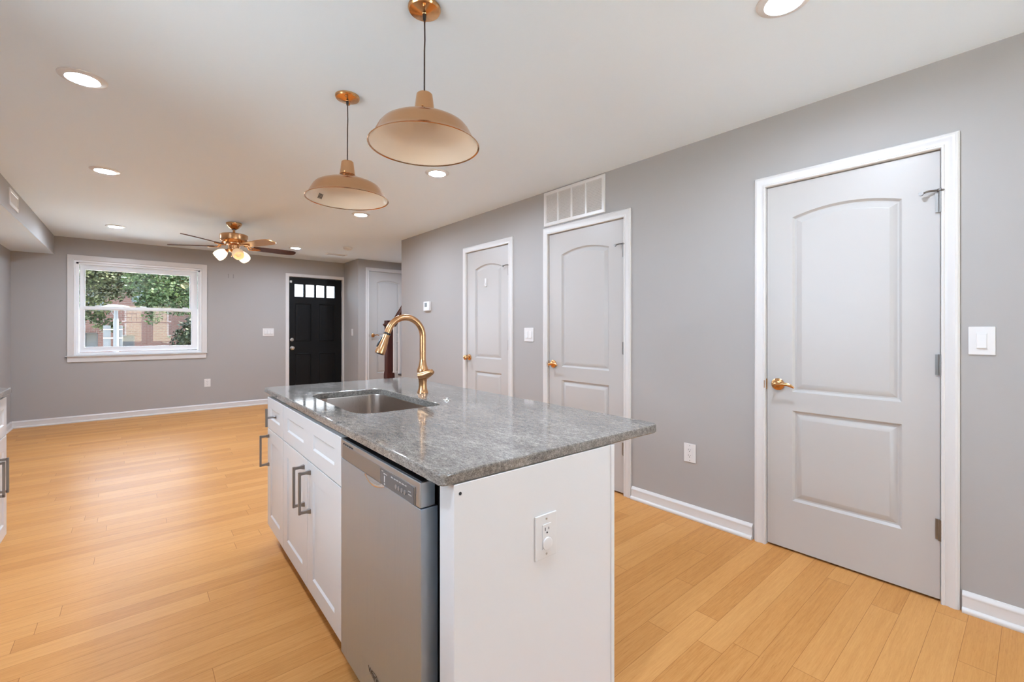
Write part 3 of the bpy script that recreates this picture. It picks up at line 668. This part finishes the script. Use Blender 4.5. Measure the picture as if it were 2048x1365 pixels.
# ---------------------------------------------------------------- island
IS = Frame((.535, .884, 0), -1.0)    # x across the island (toward the right wall), y along it (away from the camera)
ZT, ZU = .886, .856
HX0, HX1, HY0, HY1 = .118, .498, .832, 1.552
def counter():
    m = MB(); out = rrect(0, .891, 0, 2.007, [.02, .02, .02, .035], 5)
    def ring(poly, d, z): return m.loop([(x, y, z) for x, y in (inset(poly, d) if d else poly)])
    ls = [ring(out, .004, ZU), ring(out, 0, ZU+.004), ring(out, 0, ZT-.007), ring(out, .002, ZT-.002), ring(out, .007, ZT)]
    for a, b in zip(ls, ls[1:]): m.bridge(a, b)
    hole = rrect(HX0, HX1, HY0, HY1, [.075, .105, .085, .05], 8)
    hs = [ring(hole, -.004, ZT), ring(hole, -.001, ZT-.002), ring(hole, 0, ZT-.005), ring(hole, 0, ZU)]
    for a, b in zip(hs, hs[1:]): m.bridge(a, b)
    m.fill([ls[-1], hs[0]]); m.fill([ls[0], hs[-1]]); return m, hole
m, hole = counter()
tag(m.build('countertop', GRAN, frame=IS, base=(.44, 1.0, ZU), smooth=40), 'polished grey granite countertop of the island around the sink', 'countertop')
sk = IS.root('sink', (.30, 1.19, .66), 'undermount stainless steel sink set into the island counter', 'sink')
m = MB(); L = [m.loop([(x, y, z) for x, y in inset(hole, d)]) for d, z in ((-.018, ZU-.0005), (-.005, ZU-.0008), (-.003, ZU-.006), (.002, .72), (.012, .69), (.04, .672), (.10, .668))]
for a, b in zip(L, L[1:]): m.bridge(a, b)
m.fill([L[-1]]); bowl = m.build('sink_bowl', SINKM, sk, smooth=50)
MB().lathe([(.045, .668), (.045, .672), (.038, .673), (.030, .669), (0, .669)], (.31, 1.19, 0), 28, cap=False).build('drain', CHROME, sk)
# faucet
fx, fy = .604, 1.227
fr_ = IS.root('faucet', (fx, fy, ZT), 'tall copper pull-down faucet behind the sink', 'faucet')
MB().lathe([(.029, ZT), (.029, ZT+.004), (.0275, ZT+.007), (.0225, ZT+.022), (.0205, ZT+.045), (.0225, ZT+.07), (.0285, ZT+.098), (.0305, ZT+.116), (.0285, ZT+.126), (.0255, ZT+.134), (.021, ZT+.148), (.0172, ZT+.168), (.0164, ZT+.178), (0, ZT+.178)], (fx, fy, 0), 36, cap=False).build('faucet_body', COPPER, fr_)
rad = .098; zc = 1.184; pts = [(fx, fy, ZT+.172), (fx, fy, ZT+.22), (fx, fy, zc-.03)]
for k in range(0, 25):
    a = R(158*k/24); pts.append((fx-rad+rad*math.cos(a), fy, zc+rad*math.sin(a)))
t0 = Vector((-math.sin(R(158)), 0, math.cos(R(158)))); e = Vector(pts[-1]); pts.append(tuple(e + t0*.022))
MB().tube(pts, .0162, 24).build('spout', COPPER, fr_)
h0 = e + t0*.022
def along(v): return tuple(h0 + t0*v)
MB().tube([along(-.002), along(.006)], .0184, 20).build('spray_collar', BLACKP, fr_)
MB().tube([along(.006), along(.010), along(.024), along(.05), along(.078), along(.103), along(.108)], [.0150, .0158, .0165, .0210, .0240, .0250, .0230], 24).build('spray_head', COPPER, fr_)
sh_ = bpy.data.objects['spray_head']
n_ = Vector((-t0.z, 0, t0.x)) * -1
n_ = n_ if n_.x < 0 else -n_
MB().tube([tuple(h0 + t0*.024 + n_*.0145), tuple(h0 + t0*.055 + n_*.0225), tuple(h0 + t0*.080 + n_*.024)], [.005, .0065, .005], 8).build('spray_button', BLACKP, sh_)
MB().tube([along(.1075), along(.110)], .0175, 20).build('nozzle', BLACKP, sh_)
MB().tube([(fx-.012, fy+.006, ZT+.092), (fx+.004, fy-.020, ZT+.096), (fx+.014, fy-.040, ZT+.106), (fx+.022, fy-.058, ZT+.112), (fx+.026, fy-.066, ZT+.110)], [.027, .027, .022, .016, .008], 18,
          flat=[(1, .95), (1, .95), (1.05, .95), (1.1, .95), (1.1, .95)]).build('lever_handle', COPPER, fr_)
m = MB().lathe([(.020, ZT), (.020, ZT+.003), (.016, ZT+.005), (.008, ZT+.0055), (.008, ZT+.010), (.005, ZT+.012), (0, ZT+.012)], (.576, .934, 0), 24, cap=False)
tag(m.build('air_switch', CHROME, frame=IS, base=(.576, .934, ZT)), 'small round chrome button on the counter right of the faucet', 'button')

# island cabinets: fronts at x = FR, seen from -x
IF = Frame(IS.o, -91.0)      # x = -ly, -y = -lx
FR = .008
def shaker(m, x0, x1, z0, z1, recs, y=FR, th=.02):
    o = rrect(x0, x1, z0, z1, .0015, 1); o = [(x0, z0), (x1, z0), (x1, z1), (x0, z1)]
    O = m.loop([(a, y+.0012, b) for a, b in o]); O1 = m.loop([(a, y, b) for a, b in inset(o, .0012)]); m.bridge(O, O1); F = [O1]
    for a, b, c, d in recs:
        q = [(a, c), (b, c), (b, d), (a, d)]
        l0 = m.loop([(x, y, z) for x, z in q]); l1 = m.loop([(x, y+.006, z) for x, z in inset(q, .007)]); m.bridge(l0, l1); m.fill([l1]); F.append(l0)
    m.fill(F); B = m.loop([(a, y+th, b) for a, b in o]); m.bridge(O, B); m.face(B); return m
def pull(root, x, z0, z1, y=FR, out=.042, parent=None):
    m = MB(); yb = y-out
    m.box(x-.0055, x+.0055, yb-.005, yb+.005, z0, z1, .0015)
    for z in (z0+.007, z1-.007):
        m.loops([[(x-a, yy, z-a), (x+a, yy, z-a), (x+a, yy, z+a), (x-a, yy, z+a)] for yy, a in ((yb, .0055), (yb+.024, .0055), (y-.006, .0085), (y+.001, .0095))])
    return m.build('handle', PULL, parent or root)
def carcass(m, x0, x1, back=.60, top=ZU-.001, fy=FR+.0205):
    t = .017
    m.box(x0, x0+t, fy, back, .10, top); m.box(x1-t, x1, fy, back, .10, top); m.box(x0+t, x1-t, back-t, back, .10, top); m.box(x0+t, x1-t, fy, back-t, .10, .117)
    m.box(x0, x1, .075, .09, 0, .10); m.box(x0, x1, fy, fy+.02, .842, top)
    m.box(x0, x1, back-t, back, 0, .10)
ZSP = .662
# left narrow cabinet with drawer
bc = IF.root('base_cabinet', (-1.763, 0, 0), 'narrow white island cabinet with one drawer at the far end', 'cabinet')
m = MB(); carcass(m, -1.952, -1.576); m.build('cabinet_body', CAB, bc, smooth=0)
d = shaker(MB(), -1.950, -1.578, .114, ZSP-.002, [(-1.875, -1.653, .182, .592)]).build('cabinet_door', CAB, bc, smooth=25); pull(bc, -1.915, .455, .628, parent=d)
d = shaker(MB(), -1.950, -1.578, ZSP+.002, .838, [(-1.875, -1.653, .722, .782)]).build('drawer', CAB, bc, smooth=25)
m = MB(); m.tube([(-1.763, FR+.004, .750), (-1.763, FR-.006, .750)], [.0095, .006], 12); m.tube([(-1.763, FR-.004, .750), (-1.763, FR-.036, .750)], .0055, 10); m.box(-1.7685, -1.7575, FR-.046, FR-.035, .702, .798, .0015); m.build('knob', PULL, d)
# sink cabinet
sc = IF.root('sink_cabinet', (-1.137, 0, 0), 'white island sink cabinet with two doors beside the dishwasher', 'cabinet')
m = MB(); carcass(m, -1.574, -.700); m.build('cabinet_body', CAB, sc, smooth=0)
for a, b, hx in ((-1.572, -1.139, -1.185), (-1.135, -.702, -1.090)):
    d = shaker(MB(), a, b, .114, ZSP-.002, [(a+.078, b-.076, .182, .592)]).build('cabinet_door', CAB, sc, smooth=25); pull(sc, hx, .452, .628, parent=d)
shaker(MB(), -1.572, -.702, ZSP+.002, .838, [(-1.487, -1.196, .722, .786), (-1.053, -.779, .722, .786)]).build('drawer_front', CAB, sc, smooth=25)
# dishwasher
dw = IF.root('dishwasher', (-.36, 0, 0), 'stainless steel dishwasher built into the island end', 'dishwasher')
DF = .003; a, b = -.692, -.103
MB().box(a+.004, b-.004, .054, .58, .012, .832).build('tub', BLACKP, dw, smooth=0)
MB().box(a, b, DF, .052, .095, .7735, .003, 2).build('door_panel', STEELV, dw)
MB().box(a+.01, b-.01, .075, .09, .0, .093).build('toe_panel', BLACKP, dw, smooth=0)
m = MB(); m.box(a+.001, b-.001, DF-.001, .045, .775, .840, .004, 2); cp = m.build('control_panel', STEEL, dw)
MB().box(a+.003, b-.003, DF+.006, .044, .8402, .8412).build('top_vent', BLACKP, cp, smooth=0)
MB().box(a+.024, b-.024, DF-.0022, DF-.001, .7765, .8235, .0005).build('fascia', mat('dark_steel_fascia', (.36, .39, .42), .36, 1), cp)
bp = MB().box(-.345, -.134, DF-.0032, DF-.0022, .7765, .8195, .0004).build('button_panel', mat('dark_button_panel', (.13, .13, .132), .4, .2), cp)
for x in (-.237, -.220, -.202, -.184): MB().lathe([(.0062, DF-.0030), (.0062, DF-.0046), (.005, DF-.005), (0, DF-.005)], (x, 0, .7945), 16, 'Y', cap=False).build('button', mat('grey_button', (.27, .25, .235), .4, .2), bp)
m = MB(); random.seed(3)
for x0_, x1_, z in ((-.300, -.288, .829), (-.286, -.262, .824), (-.236, -.222, .826), (-.218, -.206, .826), (-.202, -.19, .826), (-.186, -.174, .826), (-.170, -.156, .826), (-.152, -.140, .826), (-.132, -.116, .817), (-.130, -.112, .809)):
    x0_ -= .034; x1_ -= .034; z -= .0135; x = x0_
    while x < x1_-.001: q = random.uniform(.0012, .0024); m.box(x, min(x+q, x1_), DF-.0036, DF-.0032, z-.0012, z+random.uniform(.0008, .002)); x += q + .0008
PALE = mat('pale_lettering', (.55, .53, .5), .5)
m.build('panel_print', PALE, bp, smooth=0)
MB().box(-.317, -.311, DF-.0036, DF-.0032, .7865, .8045).build('indicator_slot', PALE, bp, smooth=0)
MB().box(-.3175, -.3105, DF-.0036, DF-.0032, .7795, .7835).build('indicator_dot', PALE, bp, smooth=0)
m = MB()
for k in range(5): m.box(-.661+k*.0195, -.661+k*.0195+.012, DF-.0026, DF-.0021, .8255, .8300)
m.build('vent_slots', DARK, cp, smooth=0)
m = MB()   # finger scoop under the panel
prev = None; rows = []
for i in range(9):
    zz = .7735 - .020*math.sin(math.pi/2*i/8); row = []
    for k in range(15):
        t = -1 + 2*k/14; hw = .074*math.sqrt(max(0, 1-(i/8)**2*.55)); row.append((-.396 + hw*t, DF - .0004 - .0065*math.sin(math.pi*i/8)*(1-t*t), zz + .014*t*t*(i/8)))
    rows.append(m.loop(row))
for p, q in zip(rows, rows[1:]): m.bridge(p, q, closed=False)
m.build('finger_scoop', mat('polished_scoop', (.78, .75, .71), .12, 1), dw, smooth=60)
def text_mesh(name, body, size, ma, parent, loc, frame_base, ext=.0003):
    cu = bpy.data.curves.new(name, 'FONT'); cu.body = body; cu.size = size; cu.extrude = ext; cu.align_x = 'LEFT'
    tmp = bpy.data.objects.new(name+'_curve', cu); COL.objects.link(tmp); bpy.context.view_layer.update()
    me = bpy.data.meshes.new_from_object(tmp.evaluated_get(bpy.context.evaluated_depsgraph_get())); bpy.data.objects.remove(tmp); bpy.data.curves.remove(cu)
    me.transform(Matrix.Translation(Vector(loc) - OFF[parent.name]) @ Matrix.Rotation(R(90), 4, 'X')); me.name = name; me.materials.clear(); me.materials.append(ma)
    o = bpy.data.objects.new(name, me); COL.objects.link(o); o.parent = parent; OFF[o.name] = OFF[parent.name]; return o
INK = mat('logo_ink', (.05, .045, .04), .5)
text_mesh('logo_lettering', 'Whirlpool', .026, INK, bpy.data.objects['door_panel'], (-.440, DF-.0004, .176), None)
m = MB(); el = [(-.388+.030*math.cos(t), .184+.013*math.sin(t)) for t in [2*math.pi*k/32 for k in range(32)]]; el2 = [(-.388+.027*math.cos(t), .184+.0105*math.sin(t)) for t in [2*math.pi*k/32 for k in range(32)]]
m.bridge(m.loop([(x, DF-.0006, z) for x, z in el]), m.loop([(x, DF-.0006, z) for x, z in el2])); m.build('logo_ring', INK, bpy.data.objects['door_panel'], smooth=0)
# end panel with outlet
ep = IS.root('island_end_panel', (.33, 0, 0), 'plain white end panel of the island holding an outlet', 'panel')
MB().box(.035, .627, 0, .066, 0, ZU-.001, .001, 1).build('panel_board', CABLIT, ep)
MB().box(.612, .6285, -.003, .0, 0, ZU-.001, .001, 1).build('corner_strip', CABLIT, ep)
MB().lathe([(.004, .0), (.004, -.0008), (0, -.0008)], (.052, 0, .832), 10, 'Y', cap=False).build('screw_hole', DARK, ep)
outlet(IS, .3275, .653, 'white outlet with a safety cap on the island end panel', safety=True)
m = MB(); m.box(.603, .625, .068, 1.952, 0, ZU-.001)
tag(m.build('island_back_panel', CAB, frame=IS, base=(.61, 1.0, 0), smooth=0), 'plain white back panel under the island counter overhang', 'panel')

# ---------------------------------------------------------------- kitchen run at the left edge
KX = -.53 - XL    # depth of the fronts from the left wall
KW = Frame((XL, 0, 0), 90)
kb = KW.root('base_cabinet', (3.305, 0, 0), 'white base cabinet with pewter handles at the left photograph edge', 'cabinet')
m = MB(); t = .017; yf = -(KX-.021)
m.box(3.0, 3.61, yf, -.002, .10, .868); m.box(3.0, 3.61, -(KX-.07), -.002, 0, .10); m.build('cabinet_body', CAB, kb, smooth=0)
for a, b, hx in ((3.002, 3.303, 3.262), (3.307, 3.608, 3.348)):
    d = shaker(MB(), a, b, .114, .648, [(a+.07, b-.07, .182, .578)], y=-KX).build('cabinet_door', CAB, kb, smooth=25); pull(kb, hx, .40, .575, y=-KX, parent=d)
    shaker(MB(), a, b, .652, .855, [(a+.06, b-.06, .71, .80)], y=-KX).build('drawer', CAB, kb, smooth=25)
kb['group'] = 'base cabinets along the left wall'
for k, lab in enumerate(('second white base cabinet from the counter end on the left wall', 'third white base cabinet from the counter end on the left wall', 'fourth white base cabinet from the counter end on the left wall', 'fifth white base cabinet from the counter end on the left wall')):
    c = copy_tree(kb); c.location.y -= .612*(k+1); c['label'] = lab
m = MB(); m.box(.53, 3.66, -(KX+.012), -.001, .87, .90, .005, 2)
tag(m.build('countertop', GRAN, frame=KW, base=(3.3, -.3, .87)), 'grey granite countertop along the left wall ending at the left photograph edge', 'countertop')

# ---------------------------------------------------------------- stairs
st = WLD.root('staircase', (3.3, 6.6, 0), 'white staircase with dark treads behind the end of the right wall', 'staircase')
TREAD = mat('dark_tread', (.055, .045, .042), .4)
MB().box(2.87, 3.858, 6.0, CLY-.002, .0, .175).build('landing', TRIM, st, smooth=0)
MB().box(2.866, 3.858, 5.99, CLY-.002, .176, .2, .004).build('landing_floor', FLOOR, st, smooth=0)
for k in range(1, 8):
    y1 = 6.19 - .25*k; z = .2 + .205*k
    MB().box(2.867, 3.858, y1-.25 if k < 7 else y1-.25, y1, z-.205 if k > 1 else .0, z-.024).build('riser', TRIM, st, smooth=0)
    MB().box(2.867 if k != 2 else 2.770, 3.858, (y1-.25) if k != 2 else 5.555, y1+.02, z-.024, z, .005).build('tread', TREAD, st)
NX, NY = 2.805, 6.06
nw = WLD.root('newel_post', (NX, NY, 0), 'dark cherry newel post at the foot of the stairs behind the faucet', 'newel post')
h = .05
MB().box(NX-h, NX+h, NY-h, NY+h, 0, 1.30, .003).build('post', CHERRY, nw)
m = MB(); q = lambda e, z: [(NX-e, NY-e, z), (NX+e, NY-e, z), (NX+e, NY+e, z), (NX-e, NY+e, z)]
m.loops([q(.051, 1.255), q(.052, 1.265), q(.068, 1.285), q(.068, 1.295), q(.052, 1.312), q(.052, 1.345), q(.048, 1.35)]); m.build('post_cap', CHERRY, nw)
m = MB(); m.loops([q(.058, 0), q(.058, .565), q(.056, .585), q(.051, .615)]); m.build('post_base', CHERRY, nw)
m = MB(); Y0, Z0, Y1, Z1 = 5.980, 1.30, 5.556, 1.604
prof = [(-.03, -.09), (.03, -.09), (.034, -.05), (.026, -.035), (.034, -.02), (.022, 0), (-.022, 0), (-.034, -.02), (-.026, -.035), (-.034, -.05)]
m.loops([[(NX+a, Y0, Z0+b) for a, b in prof], [(NX+a, Y1, Z1+b) for a, b in prof]])
tag(m.build('handrail', CHERRY, base=(NX, 5.8, 1.3)), 'dark cherry handrail rising from the newel post', 'handrail')
for y, lab in ((5.885, 'white square baluster next to the newel post'), (5.72, 'white square baluster by the end of the right wall')):
    zt = Z0 + (Y0-y)/(Y0-Y1)*(Z1-Z0) - .088
    m = MB().box(NX-.017, NX+.017, y-.017, y+.017, .611, zt-.020, .002); m.box(NX-.021, NX+.021, y-.021, y+.021, .611, .622, .002)
    tag(m.build('baluster', TRIM, base=(NX, y, .611)), lab, 'baluster', 'white stair balusters')

# ---------------------------------------------------------------- outside, street side
GZ = -.7
tag(MB().box(-30, 30, YF+.3, 60, GZ-.2, GZ).build('street', ASPH, smooth=0), 'grey street ground beyond the window', 'street', kind='structure')
BY = 24
bb = WLD.root('brick_building', (0, BY, GZ), 'red brick row house across the street seen through the window', 'building')
holes = [(-1.49, -1.115, .50, 1.085), (-.38, -.01, .50, .985), (-1.40, -.92, 1.95, 2.75), (-.10, .35, 2.35, 3.3)]
wall_boxes(-5, 4.2, GZ, 4.0, BY, BY+.3, holes).build('brick_wall', BRICK, bb, smooth=0)
DG = mat('dark_pane', (.02, .022, .025), .1)
for x0, x1, z0, z1 in (holes[0], holes[1]):
    f = MB(); f.box(x0, x0+.03, BY+.08, BY+.14, z0, z1); f.box(x1-.03, x1, BY+.08, BY+.14, z0, z1); f.box(x0, x1, BY+.08, BY+.14, z1-.03, z1); f.box(x0, x1, BY+.08, BY+.14, z0, z0+.03)
    f = f.build('window', BLACKP, bb, smooth=0); MB().box(x0, x1, BY+.14, BY+.16, z0, z1).build('pane', DG, f, smooth=0)
    cx = (x0+x1)/2; m = MB()
    for k in range(9):
        t = -1 + 2*k/8; xx = cx + t*(x1-x0)/2*1.05; zz = z1 + .05*(1-t*t); m.loops([[(xx-.022, y, zz-.02) , (xx+.022, y, zz-.02), (xx+.024+t*.01, y, zz+.11), (xx-.024+t*.01, y, zz+.11)] for y in (BY-.03, BY+.02)])
    m.build('brick_arch', BRICK, f, smooth=0)
for x0, x1, z0, z1 in (holes[2], holes[3]):
    f = MB(); f.box(x0, x1, BY+.08, BY+.14, z0, z1).build('shutter', mat('slate_shutter', (.05, .065, .065), .6), bb, smooth=0)
sh2 = WLD.root('siding_house', (7.5, 22, GZ), 'pale clapboard house seen bright through the black door panes', 'building')
m = MB()
for k in range(31):
    z = GZ + k*.16; m.loops([[(4.6, 22, z), (4.6, 21.965, z), (4.6, 21.99, z+.16), (4.6, 22.1, z+.16), (4.6, 22.1, z)], [(12, 22, z), (12, 21.965, z), (12, 21.99, z+.16), (12, 22.1, z+.16), (12, 22.1, z)]])
m.build('siding', SIDING, sh2, smooth=0)
MB().box(4.5, 12.1, 21.7, 23, 4.27, 4.45).build('roof_edge', LAMPM, sh2, smooth=0)
# street lamp
LX, LY = -.29, 12.0
lp = WLD.root('street_lamp', (LX, LY, GZ), 'pale grey street lamp pole in front of the brick building', 'street lamp')
MB().lathe([(.09, GZ), (.09, GZ+.3), (.048, GZ+.35), (.042, 1.42), (.034, 1.45), (.03, 1.62)], (LX, LY, 0), 20).build('pole', LAMPM, lp)
MB().lathe([(.02, 1.72), (.12, 1.715), (.20, 1.69), (.212, 1.675), (.19, 1.665), (.03, 1.66), (.03, 1.6)], (LX, LY, 0), 32, cap=False).build('lamp_head', mat('lamp_grey', (.07, .07, .07), .5), lp)
for s, x in ((-1, -.445), (1, -.225)):
    MB().box(LX+(-.19 if s < 0 else .045), LX+(-.08 if s < 0 else .10), LY+.03, LY+.06, .84, 1.30, .004).build('sign_panel', LAMPM, lp)
m = MB()
for z in (1.05, 1.22): m.box(LX-.19, LX+.1, LY+.02, LY+.035, z-.012, z+.012)
m.build('bracket', NICK, lp, smooth=0)
MB().tube([(LX, LY, 1.45), (LX-.10, LY+.05, 1.64)], .006, 6).build('stay', LAMPM, lp)

# trees
def leaves(m, c, rad, n, size, seed, inner=.25):
    rnd = random.Random(seed)
    for _ in range(n):
        while True:
            p = Vector((rnd.uniform(-1, 1), rnd.uniform(-1, 1), rnd.uniform(-1, 1)))
            if inner < p.length < 1: break
        p = Vector(c) + Vector((p.x*rad[0], p.y*rad[1], p.z*rad[2])); s = size*rnd.uniform(.6, 1.3)
        u = Vector((rnd.uniform(-1, 1), rnd.uniform(-1, 1), rnd.uniform(-.6, .3))).normalized(); v = u.cross(Vector((rnd.uniform(-1, 1), rnd.uniform(-1, 1), rnd.uniform(-1, 1)))).normalized(); q = u.cross(v)
        m.face(m.loop([p, p+u*s*.3+v*s*.38, p+u*s*.62+v*s*.2+q*s*.08, p+u*s, p+u*s*.62-v*s*.2+q*s*.08, p+u*s*.3-v*s*.38]))
def tree(x, y, clumps, size, ma, label, seed, trunk_r=.12, top=2.6):
    r = WLD.root('tree', (x, y, GZ), label, 'tree', 'street trees')
    m = MB(); 
    for k, (c, rad, n) in enumerate(clumps): leaves(m, c, rad, n, size, seed+k)
    m.build('foliage', ma, r, smooth=0)
    t = MB(); t.tube([(x, y, GZ), (x+.03, y, .6), (x, y+.05, top)], [trunk_r, trunk_r*.8, trunk_r*.5], 10)
    for c, rad, n in clumps: t.tube([(x, y, top-1.0), ((x+c[0])/2, (y+c[1])/2, (top-.6+c[2])/2+.1), c], [trunk_r*.4, trunk_r*.25, .012], 6)
    t.build('trunk', BARK, r)
tree(-2.3, 16.5, [((-1.1, 16.3, 2.55), (1.0, .8, .66), 2600), ((-.35, 16.8, 2.75), (.95, .8, .70), 2600), ((-1.7, 16, 2.9), (.8, .8, .5), 1200), ((.2, 17, 2.9), (.9, .6, .5), 1400), ((-.95, 15.5, 1.75), (.5, .35, .34), 700), ((-.55, 15.6, 1.35), (.3, .2, .2), 160)], .10, LEAFA, 'olive green leafy tree filling the left of the window view', 11)
tree(2.1, 15, [((1.0, 15, 2.10), (.85, .7, .5), 2600), ((.55, 15.4, 2.6), (.85, .7, .6), 2200), ((1.6, 15.2, 2.5), (.8, .8, .6), 1600), ((.35, 15.2, 1.95), (.36, .3, .24), 500), ((.35, 15.0, 1.55), (.2, .15, .2), 120)], .085, LEAFB, 'bright green leafy tree filling the right of the window view', 41)
hd = WLD.root('hedge', (2.2, 21.5, GZ), 'dark ivy covered hedge at the lower right of the window view', 'hedge')
m = MB(); leaves(m, (2.45, 21.5, .45), (1.45, .5, 1.6), 6000, .15, 91, .0); m.build('foliage', LEAFC, hd, smooth=0)
MB().tube([(2.2, 21.5, GZ), (2.25, 21.5, .3), (2.4, 21.5, 1.0)], [.08, .05, .02], 8).build('stem', BARK, hd)
# garden behind the camera
gh = WLD.root('garden_house', (0, -11, -.02), 'cream stucco house across the patio behind the camera', 'building')
wall_boxes(-7, 2.4, -.02, 3.6, -11.3, -11, [(-1.2, -.3, .9, 2.3), (1.2, 2.1, .9, 2.3)]).build('stucco_wall', CREAMW, gh, smooth=0)
for x in (-1.2, 1.2):
    f = MB(); 
    for q in ((x, x+.06, .9, 2.3), (x+.84, x+.9, .9, 2.3), (x+.06, x+.84, .9, .96), (x+.06, x+.84, 2.24, 2.3), (x+.06, x+.84, 1.58, 1.63)): f.box(q[0], q[1], -11.15, -11.05, q[2], q[3])
    f = f.build('window', VINYL, gh, smooth=0); MB().box(x+.05, x+.85, -11.12, -11.1, .95, 2.25).build('pane', DG, f, smooth=0)
tag(MB().box(-12, 14, -14, YB-.3, -.3, -.02).box(-12, XL-.3, YB-.3, 6, -.3, -.02).build('patio', BOUNCE, smooth=0), 'pale concrete patio added behind the house to bounce daylight in', 'patio', kind='structure')  # unseen pale ground, added to throw sunlight up onto the ceiling
